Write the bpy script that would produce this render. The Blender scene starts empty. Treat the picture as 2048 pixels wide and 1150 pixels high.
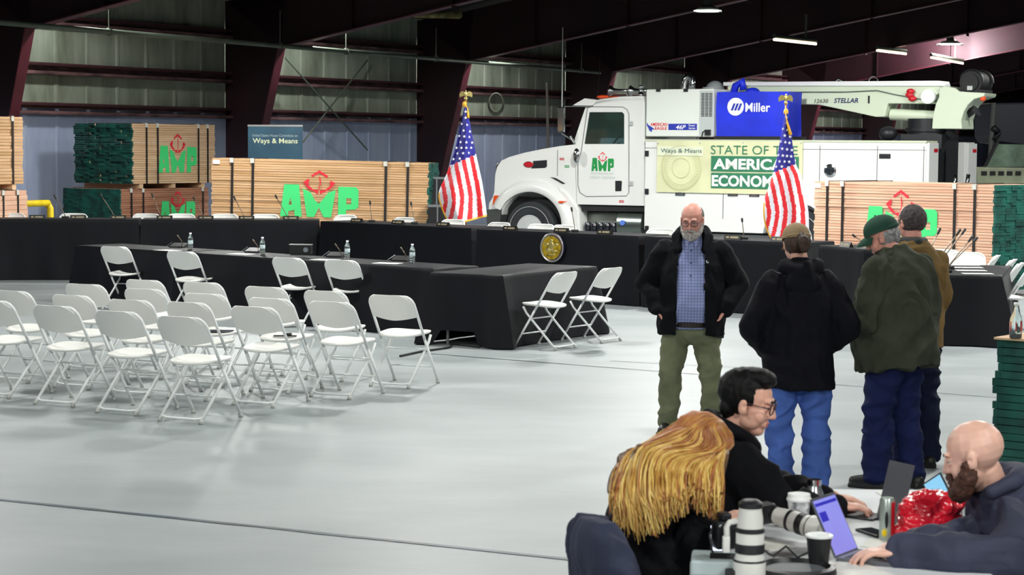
import bpy, bmesh, math, random
from mathutils import Vector, Matrix, Euler, noise
random.seed(7)
PI = math.pi
scene = bpy.context.scene
COL = scene.collection

# ---------------------------------------------------------------- camera, world, exposure
FPX, CAM_H, TANP, ROLL = 3982.0, 2.1, 0.0711, 0.008
_p = math.atan(TANP)
F0 = Vector((0, math.cos(_p), -math.sin(_p))); U0 = Vector((0, math.sin(_p), math.cos(_p))); R0 = Vector((1, 0, 0))
CR = R0*math.cos(ROLL) + U0*math.sin(ROLL); CU = U0*math.cos(ROLL) - R0*math.sin(ROLL)
CAMP = Vector((0, 0, CAM_H))
cd = bpy.data.cameras.new('camera'); cam = bpy.data.objects.new('camera', cd); COL.objects.link(cam)
cd.sensor_width = 36.0; cd.lens = FPX/2048*36.0; cd.clip_end = 300
cam.matrix_world = Matrix(((CR.x, CU.x, -F0.x, 0), (CR.y, CU.y, -F0.y, 0), (CR.z, CU.z, -F0.z, CAM_H), (0, 0, 0, 1)))
cd.dof.use_dof = True; cd.dof.focus_distance = 22.0; cd.dof.aperture_fstop = 9.0
scene.camera = cam
w = bpy.data.worlds.new('world'); scene.world = w; w.use_nodes = True
w.node_tree.nodes['Background'].inputs[0].default_value = (0.75, 0.88, 1.0, 1)
w.node_tree.nodes['Background'].inputs[1].default_value = 0.05
vs = scene.view_settings
vs.view_transform = 'Standard'; vs.look = 'None'; vs.gamma = 1.0; vs.use_curve_mapping = False
vs.exposure = 1.5

def ray(x, y): return F0 + CR*((x-1024)/FPX) - CU*((y-575)/FPX)
def G(x, y, z=0.0):                      # the point at height z seen at a pixel of the photograph
    d = ray(x, y); return CAMP + d*((z-CAM_H)/d.z)
def D(x, y, Y):                          # the point at forward distance Y seen at a pixel
    d = ray(x, y); return CAMP + d*(Y/d.y)
def proj(p):
    v = Vector(p)-CAMP; k = v.dot(F0); return (1024+FPX*v.dot(CR)/k, 575-FPX*v.dot(CU)/k)

# ---------------------------------------------------------------- materials
def lin(c):
    c /= 255.0
    return c/12.92 if c <= 0.04045 else ((c+0.055)/1.055)**2.4
MATS = {}
def mat(name, rgb, rough=0.6, metal=0.0, var=0.0, vscale=4.0, vstretch=(1, 1, 1), bump=0.0, bscale=40.0, emit=0.0, trans=0.0, coat=0.0, rgb2=None, spec=0.5, detail=4.0, sheen=0.0):
    if name in MATS: return MATS[name]
    m = bpy.data.materials.new(name); m.use_nodes = True; nt = m.node_tree; N = nt.nodes; L = nt.links
    b = N['Principled BSDF']; c = tuple(lin(v) for v in rgb)+(1,)
    b.inputs['Base Color'].default_value = c; b.inputs['Roughness'].default_value = rough; b.inputs['Metallic'].default_value = metal
    b.inputs['Specular IOR Level'].default_value = spec
    if coat: b.inputs['Coat Weight'].default_value = coat; b.inputs['Coat Roughness'].default_value = 0.08
    if sheen: b.inputs['Sheen Weight'].default_value = sheen
    if trans: b.inputs['Transmission Weight'].default_value = trans; b.inputs['IOR'].default_value = 1.33
    if emit:
        b.inputs['Emission Color'].default_value = c; b.inputs['Emission Strength'].default_value = emit
    tc = N.new('ShaderNodeTexCoord')
    if var or rgb2:
        mp = N.new('ShaderNodeMapping'); mp.inputs['Scale'].default_value = vstretch; L.new(tc.outputs['Object'], mp.inputs[0])
        nz = N.new('ShaderNodeTexNoise'); nz.inputs['Scale'].default_value = vscale; nz.inputs['Detail'].default_value = detail; L.new(mp.outputs[0], nz.inputs['Vector'])
        cr = N.new('ShaderNodeValToRGB'); L.new(nz.outputs['Fac'], cr.inputs[0])
        d = rgb2 if rgb2 else tuple(max(0, v*(1-var)) for v in rgb); e = rgb if rgb2 else tuple(min(255, v*(1+var*0.5)) for v in rgb)
        cr.color_ramp.elements[0].position = 0.32; cr.color_ramp.elements[0].color = tuple(lin(v) for v in d)+(1,)
        cr.color_ramp.elements[1].position = 0.68; cr.color_ramp.elements[1].color = tuple(lin(v) for v in e)+(1,)
        L.new(cr.outputs[0], b.inputs['Base Color'])
    if bump:
        nb = N.new('ShaderNodeTexNoise'); nb.inputs['Scale'].default_value = bscale; nb.inputs['Detail'].default_value = 3
        L.new(tc.outputs['Object'], nb.inputs['Vector']); bp = N.new('ShaderNodeBump'); bp.inputs['Strength'].default_value = bump; bp.inputs['Distance'].default_value = 0.01
        L.new(nb.outputs['Fac'], bp.inputs['Height']); L.new(bp.outputs[0], b.inputs['Normal'])
    MATS[name] = m; return m

# ---------------------------------------------------------------- mesh builder
class MB:
    def __init__(s, M=None): s.v = []; s.f = []; s.mi = []; s.M = M; s.cur = 0
    def add(s, vs, fs, mi=None):
        n = len(s.v)
        for p in vs:
            p = Vector(p); s.v.append(s.M @ p if s.M else p)
        for f in fs: s.f.append([i+n for i in f]); s.mi.append(s.cur if mi is None else mi)
    def box(s, c, size, R=None, mi=None):
        hx, hy, hz = size[0]/2, size[1]/2, size[2]/2; c = Vector(c)
        vs = [Vector((x, y, z)) for z in (-hz, hz) for y in (-hy, hy) for x in (-hx, hx)]
        if R is not None: vs = [R @ v for v in vs]
        s.add([c+v for v in vs], [(0, 2, 3, 1), (4, 5, 7, 6), (0, 1, 5, 4), (2, 6, 7, 3), (0, 4, 6, 2), (1, 3, 7, 5)], mi)
    def bb(s, a, b, mi=None):            # box from corner to corner
        s.box([(a[i]+b[i])/2 for i in range(3)], [abs(b[i]-a[i]) for i in range(3)], None, mi)
    def frame(s, d):
        d = d.normalized(); a = Vector((0, 0, 1)) if abs(d.z) < 0.95 else Vector((1, 0, 0))
        x = d.cross(a).normalized(); return x, d.cross(x).normalized()
    def tube(s, pts, r, n=8, closed=False, mi=None, rs=None, cap=True, flat=1.0):
        pts = [Vector(p) for p in pts]; m = len(pts); rings = []; px = None
        for i, p in enumerate(pts):
            if closed: d = pts[(i+1) % m]-pts[i-1]
            else: d = pts[min(i+1, m-1)]-pts[max(i-1, 0)]
            if d.length < 1e-9: d = Vector((0, 0, 1))
            if px is None: x, y = s.frame(d)
            else:
                dn = d.normalized(); x = (px-dn*px.dot(dn))
                x = x.normalized() if x.length > 1e-6 else s.frame(d)[0]
                y = dn.cross(x).normalized()
            px = x; rr = rs[i] if rs else r
            rings.append([p+x*(math.cos(2*PI*k/n)*rr)+y*(math.sin(2*PI*k/n)*rr*flat) for k in range(n)])
        vs = [v for rg in rings for v in rg]; fs = []
        for i in range(m if closed else m-1):
            j = (i+1) % m
            for k in range(n): fs.append((i*n+k, i*n+(k+1) % n, j*n+(k+1) % n, j*n+k))
        if not closed and cap: fs.append(tuple(range(n))[::-1]); fs.append(tuple((m-1)*n+k for k in range(n)))
        s.add(vs, fs, mi)
    def cyl(s, a, b, r, r2=None, n=20, mi=None): s.tube([a, b], r, n, rs=[r, r if r2 is None else r2], mi=mi)
    def lathe(s, prof, c=(0, 0, 0), n=24, R=None, mi=None):     # prof: (r, z)
        c = Vector(c); vs = []; fs = []
        for r, z in prof:
            for k in range(n):
                p = Vector((r*math.cos(2*PI*k/n), r*math.sin(2*PI*k/n), z)); vs.append(c+(R @ p if R is not None else p))
        m = len(prof)
        for i in range(m-1):
            for k in range(n): fs.append((i*n+k, i*n+(k+1) % n, (i+1)*n+(k+1) % n, (i+1)*n+k))
        fs.append(tuple(range(n))[::-1]); fs.append(tuple((m-1)*n+k for k in range(n)))
        s.add(vs, fs, mi)
    def ell(s, c, r, R=None, n=16, m=10, mi=None):
        if not hasattr(r, '__len__'): r = (r, r, r)
        c = Vector(c); vs = [c+(R @ Vector((0, 0, -r[2])) if R is not None else Vector((0, 0, -r[2])))]
        for i in range(1, m):
            t = -PI/2+PI*i/m
            for k in range(n):
                p = Vector((r[0]*math.cos(t)*math.cos(2*PI*k/n), r[1]*math.cos(t)*math.sin(2*PI*k/n), r[2]*math.sin(t)))
                vs.append(c+(R @ p if R is not None else p))
        vs.append(c+(R @ Vector((0, 0, r[2])) if R is not None else Vector((0, 0, r[2])))); fs = []
        for k in range(n): fs.append((0, 1+(k+1) % n, 1+k))
        for i in range(m-2):
            for k in range(n): a = 1+i*n; fs.append((a+k, a+(k+1) % n, a+n+(k+1) % n, a+n+k))
        a = 1+(m-2)*n
        for k in range(n): fs.append((a+k, a+(k+1) % n, len(vs)-1))
        s.add(vs, fs, mi)
    def cap(s, a, b, ra, rb=None, n=14):   # tapered capsule
        rb = ra if rb is None else rb; a = Vector(a); b = Vector(b); d = (b-a).normalized(); pts = []; rs = []
        for t in (-1, -0.8, -0.45): pts.append(a+d*ra*t); rs.append(ra*math.sqrt(max(0.0, 1-t*t))+1e-4)
        pts.append(a); rs.append(ra); pts.append(b); rs.append(rb)
        for t in (0.45, 0.8, 1): pts.append(b+d*rb*t); rs.append(rb*math.sqrt(max(0.0, 1-t*t))+1e-4)
        s.tube(pts, 1, n, rs=rs)
    def chain(s, pts, rs, n=14):
        for i in range(len(pts)-1): s.cap(pts[i], pts[i+1], rs[i], rs[i+1], n)
    def loft(s, rings, xax=(1, 0, 0), n=28, sq=2.0):    # rings: (centre, rx, ry[, R])
        vs = []; fs = []; m = len(rings)
        for rg in rings:
            c = Vector(rg[0]); R = rg[3] if len(rg) > 3 else None
            for k in range(n):
                a = 2*PI*k/n; ca, sa = math.cos(a), math.sin(a)
                p = Vector((rg[1]*math.copysign(abs(ca)**(2/sq), ca), rg[2]*math.copysign(abs(sa)**(2/sq), sa), 0))
                vs.append(c+(R @ p if R is not None else p))
        for i in range(m-1):
            for k in range(n): fs.append((i*n+k, i*n+(k+1) % n, (i+1)*n+(k+1) % n, (i+1)*n+k))
        fs.append(tuple(range(n))[::-1]); fs.append(tuple((m-1)*n+k for k in range(n)))
        s.add(vs, fs)
    def prism(s, poly, fn, d0, d1, mi=None):  # poly: 2d points, fn(u, v, d) -> point
        n = len(poly); vs = [fn(u, v, d0) for u, v in poly]+[fn(u, v, d1) for u, v in poly]
        fs = [tuple(range(n)), tuple(range(2*n-1, n-1, -1))]+[((i+1) % n, i, n+i, n+(i+1) % n) for i in range(n)]
        s.add(vs, fs, mi)
    def build(s, name, mats, parent=None, smooth=False, bevel=0.0, seg=2, angle=35, recalc=True):
        me = bpy.data.meshes.new(name); me.from_pydata(s.v, [], s.f)
        if not isinstance(mats, (list, tuple)): mats = [mats]
        for m in mats: me.materials.append(m)
        if len(mats) > 1: me.polygons.foreach_set('material_index', s.mi)
        if recalc:
            bm = bmesh.new(); bm.from_mesh(me); bmesh.ops.recalc_face_normals(bm, faces=bm.faces); bm.to_mesh(me); bm.free()
        me.update()
        o = bpy.data.objects.new(name, me); COL.objects.link(o)
        if parent is not None: o.parent = parent
        if smooth:
            me.shade_smooth() if smooth is True else me.shade_smooth()
            if smooth != True: pass
            if smooth == 'auto':
                try: me.set_sharp_from_angle(angle=math.radians(angle))
                except Exception: pass
        if bevel:
            b = o.modifiers.new('bevel', 'BEVEL'); b.width = bevel; b.segments = seg; b.limit_method = 'ANGLE'; b.angle_limit = math.radians(40)
        return o

def tag(o, label=None, cat=None, group=None, kind=None):
    if label: o['label'] = label
    if cat: o['category'] = cat
    if group: o['group'] = group
    if kind: o['kind'] = kind
    return o
def thing(name, label, cat, loc=(0, 0, 0), rz=0.0, group=None):
    o = bpy.data.objects.new(name, None); COL.objects.link(o); o.empty_display_size = 0.1
    o.location = loc; o.rotation_euler = (0, 0, rz); return tag(o, label, cat, group)
CHILD = {}
def kids(o): return [c for c in bpy.data.objects if c.parent == o]
def dup(root, loc, rz, label=None, group=None):
    r = root.copy(); COL.objects.link(r); r.location = loc; r.rotation_euler = (0, 0, rz)
    if label: r['label'] = label
    if group: r['group'] = group
    if root not in CHILD: CHILD[root] = [(c, kids(c)) for c in kids(root)]
    for ch, gs in CHILD[root]:
        c = ch.copy(); COL.objects.link(c); c.parent = r
        for g in gs:
            d = g.copy(); COL.objects.link(d); d.parent = c
    return r
def struct(o): o['kind'] = 'structure'; return o

# text as mesh: returns 2-D verts (unit: width normalised) and faces
TXT = {}
def text2d(txt, bold=0.0, shear=0.0):
    key = (txt, bold, shear)
    if key in TXT: return TXT[key]
    cu = bpy.data.curves.new('t', 'FONT'); cu.body = txt; cu.size = 1; cu.offset = bold; cu.shear = shear; cu.resolution_u = 3; cu.fill_mode = 'FRONT'
    ob = bpy.data.objects.new('t', cu); COL.objects.link(ob)
    dg = bpy.context.evaluated_depsgraph_get(); me = bpy.data.meshes.new_from_object(ob.evaluated_get(dg))
    vs = [(v.co.x, v.co.y) for v in me.vertices]; fs = [tuple(p.vertices) for p in me.polygons]
    bpy.data.objects.remove(ob); bpy.data.curves.remove(cu); bpy.data.meshes.remove(me)
    x0 = min(v[0] for v in vs); x1 = max(v[0] for v in vs); y0 = min(v[1] for v in vs); y1 = max(v[1] for v in vs)
    TXT[key] = ([((x-x0)/(x1-x0), (y-y0)/(y1-y0)) for x, y in vs], fs, (x1-x0)/(y1-y0)); return TXT[key]
def put_text(mb, txt, fn, u0, v0, u1, v1, mi=None, bold=0.0, shear=0.0):   # fills the rectangle u0..u1, v0..v1 (v up); fn(u,v)->point
    vs, fs, _ = text2d(txt, bold, shear)
    mb.add([fn(u0+(u1-u0)*x, v0+(v1-v0)*y) for x, y in vs], fs, mi)

def bake(mb, name, mats, voxel, parent=None, smooth=4, fold=0.0, fscale=(5, 5, 3), sculpt=None, cut=None, matfn=None, seed=0.0):
    me = bpy.data.meshes.new(name); me.from_pydata(mb.v, [], mb.f)
    bm = bmesh.new(); bm.from_mesh(me); bmesh.ops.recalc_face_normals(bm, faces=bm.faces); bm.to_mesh(me); bm.free()
    o = bpy.data.objects.new(name, me); COL.objects.link(o)
    r = o.modifiers.new('r', 'REMESH'); r.mode = 'VOXEL'; r.voxel_size = voxel
    if smooth: s = o.modifiers.new('s', 'SMOOTH'); s.factor = 0.5; s.iterations = smooth
    dg = bpy.context.evaluated_depsgraph_get(); nm = bpy.data.meshes.new_from_object(o.evaluated_get(dg))
    bpy.data.objects.remove(o); bpy.data.meshes.remove(me); nm.name = name
    if fold:
        nrm = [v.normal.copy() for v in nm.vertices]
        for v, nn in zip(nm.vertices, nrm):
            p = Vector((v.co.x*fscale[0]+seed, v.co.y*fscale[1], v.co.z*fscale[2]))
            q = p+Vector((noise.noise(p*0.7), noise.noise(p*0.7+Vector((9, 2, 4))), 0))*1.2
            v.co += nn*fold*((1-abs(noise.noise(q)*2.2))-0.5+0.5*noise.noise(q*2.3))
    if sculpt:
        for v in nm.vertices: v.co = sculpt(v.co.copy())
    if cut:
        bm = bmesh.new(); bm.from_mesh(nm); bmesh.ops.delete(bm, geom=[v for v in bm.verts if cut(v.co)], context='VERTS'); bm.to_mesh(nm); bm.free()
    if not isinstance(mats, (list, tuple)): mats = [mats]
    for m in mats: nm.materials.append(m)
    if matfn:
        for p in nm.polygons: p.material_index = matfn(p.center)
    nm.shade_smooth()
    o = bpy.data.objects.new(name, nm); COL.objects.link(o)
    if parent is not None: o.parent = parent
    return o

# ---------------------------------------------------------------- wall frame: a along the wall (away), t into the hall
WD = Vector((0.5265, 0.8502, 0)); WN = Vector((0.8502, -0.5265, 0)); WP = Vector((-6.53, 45.2, 0))
def WL(a, t, z): return WP + WD*a + WN*t + Vector((0, 0, z))
BAY = 7.62

# ---------------------------------------------------------------- hall lamps (light comes from the hall's own high bay lamps and small added wall bay lamps)
def high_bay(loc, r, power, label, glow=14.0):
    t = thing('high_bay_lamp', label, 'lamp', loc, 0, 'high bay lamps under the roof')
    m = MB(); m.lathe([(0.05, 0.32), (0.10, 0.30), (0.12, 0.14), (r*0.55, 0.12), (r, 0.0), (r-0.012, 0.0), (r*0.52, 0.10), (0.02, 0.12)], n=28); m.build('lamp_housing', mat('lamp_metal', (120, 124, 124), 0.4, 0.7), t, True)
    m = MB(); m.lathe([(0.001, 0.02), (r*0.93, 0.02), (r*0.93, 0.028), (0.001, 0.028)], n=28); m.build('lamp_lens', mat('lamp_lens_%d' % glow, (240, 255, 235), 0.5, emit=glow), t)
    m = MB(); m.cyl((0, 0, 0.3), (0, 0, 0.42), 0.012); m.build('lamp_rod', mat('lamp_metal', (120, 124, 124), 0.4, 0.7), t)
    ld = bpy.data.lights.new('lamp_light', 'SPOT'); ld.shadow_soft_size = r*0.9; ld.energy = power; ld.color = (1.0, 0.995, 0.955); ld.spot_size = math.radians(168); ld.spot_blend = 0.25
    lo = bpy.data.objects.new('lamp_light', ld); COL.objects.link(lo); lo.parent = t; lo.location = (0, 0, -0.03)
    return t
POWER = 300
for x, y, z, k in ((-5, -4, 5.6, 2.6), (5, -4, 5.8, 2.8), (-4.5, 5, 5.8, .8), (4, 4, 5.8, 1.0), (-6, 14, 5.7, .9), (1.0, 14, 6.0, .9), (8, 14, 6.0, 1.0),
                   (-7, 22, 5.2, 1.3), (-0.8, 22.5, 5.6, 1.6), (6.2, 21.5, 6.0, 1.8), (2.5, 29, 5.2, 2.2), (9.5, 27, 5.8, 2.0), (14, 20, 6.0, 1.4),
                   (-4.6, 33, 4.7, 1.2), (12, 38, 5.4, 0.8)):
    high_bay((x, y, z), 0.32, POWER*k, 'hall lamp hanging over the floor outside the view')
for a_, k in ((-6.9, .36), (.75, .46), (8.4, .58), (16.0, .62), (23.6, .6), (31.2, .6), (38.8, .6)):  # invented extra lamps tucked behind the rafters to brighten the wall bays
    p = WL(a_, 2.2, 5.25); high_bay((p.x, p.y, p.z), 0.2, POWER*k, 'small added lamp brightening the wall between two columns, mostly hidden by the rafters', 1.0)
# ---------------------------------------------------------------- the hall
def floor_mat():
    m = bpy.data.materials.new('polished_concrete'); m.use_nodes = True; nt = m.node_tree; N = nt.nodes; L = nt.links; b = N['Principled BSDF']
    tc = N.new('ShaderNodeTexCoord'); mp = N.new('ShaderNodeMapping'); mp.inputs['Rotation'].default_value = (0, 0, 0.55); mp.inputs['Scale'].default_value = (0.5, 1.1, 1); L.new(tc.outputs['Object'], mp.inputs[0])
    nz = N.new('ShaderNodeTexNoise'); nz.inputs['Scale'].default_value = 0.9; nz.inputs['Detail'].default_value = 6; nz.inputs['Roughness'].default_value = 0.6; L.new(mp.outputs[0], nz.inputs['Vector'])
    cr = N.new('ShaderNodeValToRGB'); L.new(nz.outputs['Fac'], cr.inputs[0]); e = cr.color_ramp.elements
    e[0].position = 0.3; e[0].color = (lin(136), lin(144), lin(146), 1); e[1].position = 0.62; e[1].color = (lin(157), lin(163), lin(166), 1)
    x = e.new(0.75); x.color = (lin(168), lin(173), lin(177), 1)
    L.new(cr.outputs[0], b.inputs['Base Color'])
    r2 = N.new('ShaderNodeMapRange'); L.new(nz.outputs['Fac'], r2.inputs[0]); r2.inputs[3].default_value = 0.42; r2.inputs[4].default_value = 0.6; L.new(r2.outputs[0], b.inputs['Roughness'])
    b.inputs['Specular IOR Level'].default_value = 0.4
    return m
m = MB(); m.box((10, 45, -0.1), (90, 130, 0.2)); struct(m.build('floor', floor_mat()))
# slab joints and the dark sealed crack lines
jm = mat('joint_sealer', (40, 58, 72), 0.5, var=0.5, vscale=1.5)
def joint(name, a, b, wd, wob=0.0):
    a = Vector(a); b = Vector(b); d = (b-a); n = Vector((-d.y, d.x, 0)).normalized(); k = 40; vs = []; fs = []
    for i in range(k+1):
        t = i/k; o = n*(noise.noise(Vector((t*9, wd*50, 0)))*wob); w_ = wd*(0.75+0.5*noise.noise(Vector((t*21, 3, wd)))+0.2)
        for s in (-.5, .5): vs.append(a+d*t+o+n*s*w_+Vector((0, 0, 0.003)))
    for i in range(k): fs.append((2*i, 2*i+2, 2*i+3, 2*i+1))
    mb = MB(); mb.add(vs, fs); mb.build(name, jm)['kind'] = 'structure'
joint('trim_1', G(-60, 994), G(1180, 1123), 0.05, 0.012)
joint('trim_2', G(850, 707), G(1500, 757), 0.026, 0.005)
joint('trim_3', G(1600, 764), G(2010, 797), 0.016, 0.005)
joint('trim_4', G(1220, 722), G(1500, 737), 0.02)

def wall_mat(name, c1, c2, c3):
    m = bpy.data.materials.new(name); m.use_nodes = True; nt = m.node_tree; N = nt.nodes; L = nt.links; b = N['Principled BSDF']
    tc = N.new('ShaderNodeTexCoord'); mp = N.new('ShaderNodeMapping'); mp.inputs['Scale'].default_value = (1.6, 1.6, 0.35); L.new(tc.outputs['Object'], mp.inputs[0])
    nz = N.new('ShaderNodeTexNoise'); nz.inputs['Scale'].default_value = 1.2; nz.inputs['Detail'].default_value = 8; nz.inputs['Roughness'].default_value = 0.65; L.new(mp.outputs[0], nz.inputs['Vector'])
    cr = N.new('ShaderNodeValToRGB'); L.new(nz.outputs['Fac'], cr.inputs[0]); e = cr.color_ramp.elements
    e[0].position = 0.25; e[0].color = tuple(lin(v) for v in c1)+(1,); e[1].position = 0.75; e[1].color = tuple(lin(v) for v in c3)+(1,)
    x = e.new(0.5); x.color = tuple(lin(v) for v in c2)+(1,)
    L.new(cr.outputs[0], b.inputs['Base Color']); b.inputs['Roughness'].default_value = 0.7
    return m
WUP = wall_mat('insulation_panel', (112, 122, 104), (160, 172, 154), (188, 198, 182)); WLO = wall_mat('blue_panel', (160, 174, 206), (178, 192, 222), (196, 208, 230))
AMAX = 110.0
def ribbed(mb, a0, a1, z0, z1, t=0.0, pitch=0.9, d=0.025):
    a = a0; vs = []; fs = []
    prof = [(0, 0), (0.05, 0), (0.08, d), (0.14, d), (0.17, 0)]
    pts = []
    while a < a1:
        for da, dt in prof: pts.append((a+da, t+dt))
        a += pitch
    for p in pts: vs += [WL(p[0], p[1], z0), WL(p[0], p[1], z1)]
    for i in range(len(pts)-1): fs.append((2*i, 2*i+2, 2*i+3, 2*i+1))
    mb.add(vs, fs)
m = MB(); ribbed(m, -45, AMAX, 2.78, 9.0); struct(m.build('wall_left', WUP, recalc=False))
m = MB(); ribbed(m, -45, AMAX, 0.0, 2.78, 0.03); struct(m.build('wall_left_lower', WLO, recalc=False))
m = MB(); m.add([WL(AMAX, 0, 0), WL(AMAX, 60, 0), WL(AMAX, 60, 14), WL(AMAX, 0, 14)], [(0, 1, 2, 3)]); struct(m.build('wall_back', WUP))
dk = mat('dark_roof', (30, 31, 32), 0.9, var=0.3, vscale=0.6)
m = MB()
for a0, a1 in ((-40, AMAX),):
    z = lambda t: 5.35+0.165*t
    m.add([WL(a0, -1, z(-1)), WL(a1, -1, z(-1)), WL(a1, 21, z(21)), WL(a0, 21, z(21)), WL(a1, 62, z(21)-0.165*41), WL(a0, 62, z(21)-0.165*41)], [(0, 1, 2, 3), (3, 2, 4, 5)])
struct(m.build('ceiling', dk))
m = MB(); m.add([(-32, -16, 0), (52, -16, 0), (52, -16, 9), (-32, -16, 9)], [(0, 1, 2, 3)]); struct(m.build('wall_front', WUP))
# girts along the left wall
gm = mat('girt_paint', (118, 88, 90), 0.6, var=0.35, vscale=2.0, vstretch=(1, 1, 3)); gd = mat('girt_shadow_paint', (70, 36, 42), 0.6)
gi = 1
def girt(zb, zt, a0=-45, a1=AMAX):
    global gi
    m = MB(); gi += 1
    P = lambda a, t, z: WL(a, t, z)
    def slab(t0, t1, z0, z1, mi):
        m.add([P(a0, t0, z0), P(a1, t0, z0), P(a1, t1, z0), P(a0, t1, z0), P(a0, t0, z1), P(a1, t0, z1), P(a1, t1, z1), P(a0, t1, z1)], [(0, 1, 2, 3), (4, 5, 6, 7), (0, 1, 5, 4), (1, 2, 6, 5), (2, 3, 7, 6), (3, 0, 4, 7)], mi)
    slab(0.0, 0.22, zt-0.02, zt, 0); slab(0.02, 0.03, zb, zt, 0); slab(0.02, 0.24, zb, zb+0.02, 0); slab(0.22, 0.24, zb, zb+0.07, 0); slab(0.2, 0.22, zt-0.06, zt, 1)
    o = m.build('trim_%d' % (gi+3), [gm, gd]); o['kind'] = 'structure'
girt(2.66, 2.90); girt(3.46, 3.70); girt(4.45, 4.66)
# steel frames: tapered column, rafter
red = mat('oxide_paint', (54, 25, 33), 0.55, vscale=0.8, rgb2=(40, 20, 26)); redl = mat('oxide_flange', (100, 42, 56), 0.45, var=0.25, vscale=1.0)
def steel_frame(i):
    a = i*BAY
    o = thing('steel_frame', ['dark red steel portal frame at the left picture edge', 'dark red tapered steel frame behind the blue banner', 'dark red tapered steel frame left of the eagle topped flag',
        'dark red steel frame behind the truck mirror and antenna', 'dark red steel frame behind the silver exhaust pipe', 'dark red steel frame behind the blue welder cover', 'dark red steel frame seen under the crane boom',
        'dark red steel frame behind the crane mast', 'dark red steel frame beyond the crane winch'][min(i+1, 8)] if i < 8 else 'farthest dark red steel frames down the hall', 'steel frame', (0, 0, 0), 0, 'portal frames of the hall')
    P = lambda t, z, d=0.0: WL(a+d, t, z)
    m = MB(); col = [(0.02, 0), (0.5, 0), (1.62, 4.25), (1.75, 5.5), (0.02, 5.3)]
    m.prism(col, lambda t, z, d: P(t, z, d), 0.0, 0.012); m.build('column_web', red, o)
    m = MB()
    def strip(p0, p1, wd=0.26, th=0.025):
        (t0, z0), (t1, z1) = p0, p1; n = Vector((z1-z0, -(t1-t0))).normalized()*th
        m.prism([(t0, z0), (t1, z1), (t1+n.x, z1+n.y), (t0+n.x, z0+n.y)], lambda t, z, d: P(t, z, d), -wd/2, wd/2)
    strip((0.5, 0), (1.62, 4.25)); m.build('column_flange', redl, o)
    m = MB(); zb = lambda t: 4.25+(t-1.62)*0.157; zt = lambda t: 5.25+t*0.165
    m.prism([(1.62, zb(1.62)), (9, zb(9)+.1), (21, zb(21)+.25), (21, zt(21)), (9, zt(9)), (0.1, zt(0.1))], lambda t, z, d: P(t, z, d), 0.0, 0.012)
    m.build('rafter_web', red, o)
    m = MB(); strip((1.62, zb(1.62)), (9, zb(9)+.1)); strip((9, zb(9)+.1), (21, zb(21)+.25)); m.build('rafter_flange', redl, o)
    m = MB(); strip((21, zb(21)+.25), (62, zb(21)+.25-41*.165)); strip((21, zb(21)+1.2), (62, zb(21)+1.2-41*.165)); m.build('far_rafter', red, o)
    for t in (3.6, 6.2, 9.4, 13, 17): m = MB(); m.prism([(t, zb(t)), (t+.02, zb(t)), (t+.02, zt(t)), (t, zt(t))], lambda t, z, d: P(t, z, d), -.1, .1); m.build('stiffener', red, o)
for i in range(-1, 12): steel_frame(i)
# sprinkler pipe with hangers
pm = mat('galvanised_pipe', (112, 124, 110), 0.5, 0.3, var=0.2, vscale=0.7)
o = thing('sprinkler_pipe', 'long grey pipe running along the wall under the rafters', 'pipe')
p0 = D(-60, 40, 35.0); p1 = D(1200, 145, 56.0)
m = MB(); m.cyl(p0, p1, 0.05); m.build('pipe_run', pm, o, True)
for px in (218, 560, 692, 872, 1163):
    t = (px+60)/1260
    # solve point on the pipe whose image column is px
    lo, hi = 0.0, 1.0
    for _ in range(30):
        md = (lo+hi)/2
        if proj(p0.lerp(p1, md))[0] < px: lo = md
        else: hi = md
    q = p0.lerp(p1, lo); m = MB(); m.cyl(q, q+Vector((0, 0, 0.75)), 0.012, n=8); m.tube([q+Vector((math.cos(a)*.065, 0, math.sin(a)*.065)) for a in [2*PI*k/12 for k in range(12)]], .012, 6, closed=True)
    m.build('pipe_hanger', pm, o)
# rod bracing in the bay between the two middle frames
o = thing('brace_rod', 'thin crossed steel tie rods across the second wall bay', 'brace')
m = MB()
m.cyl(D(570, 115, 45.6), D(735, 300, 49.0), 0.018, n=8); m.build('rod', pm, o)
m = MB(); m.cyl(D(735, 120, 49.5), D(605, 285, 46.2), 0.018, n=8); m.build('rod', pm, o)
# visible lamps
for (px, py, Y, r, l) in ((1415, 24, 46, 0.34, 'lit round high bay lamp at the top edge above the blue cover'), (1900, 90, 62, 0.42, 'lit high bay lamp above the crane winch'),
                       (1835, 24, 70, 0.5, 'lamp near the top right, its shade grey'), (1942, 12, 78, 0.5, 'farthest high bay lamp at the top right corner')):
    p = D(px, py, Y); high_bay(p, r, 60 if px in (1415,) else (160 if px == 1900 else 8), l)
# fluorescent strips hung in a line
for (xa, ya, xb, yb, Ya, Yb, l) in ((1548, 79, 1632, 88, 52, 53.5, 'nearest of the three hung strip lights'), (1754, 101, 1812, 108, 60, 61.5, 'middle one of the three hung strip lights'), (1862, 115, 1926, 127, 66, 67.5, 'strip light in front of the red lit rafter')):
    a = D(xa, ya, Ya); b = D(xb, yb, Yb); d = b-a
    t = thing('strip_light', l, 'light', (0, 0, 0), 0, 'strip lights in a row')
    m = MB(); m.cyl(a, b, 0.032, n=10); m.build('tube_light', mat('tube_glow', (255, 222, 190), 0.5, emit=2.2), t)
    m = MB(); m.cyl(a+Vector((0, 0, .09)), b+Vector((0, 0, .09)), 0.06, n=8); m.cyl(a.lerp(b, .75)+Vector((0, 0, .1)), a.lerp(b, .75)+Vector((0, 0, .75)), 0.03, n=8); m.build('light_mount', pm, t)
ld = bpy.data.lights.new('strip_glow', 'POINT'); ld.energy = 350; ld.color = (1, .8, .85); ld.shadow_soft_size = 0.3
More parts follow.
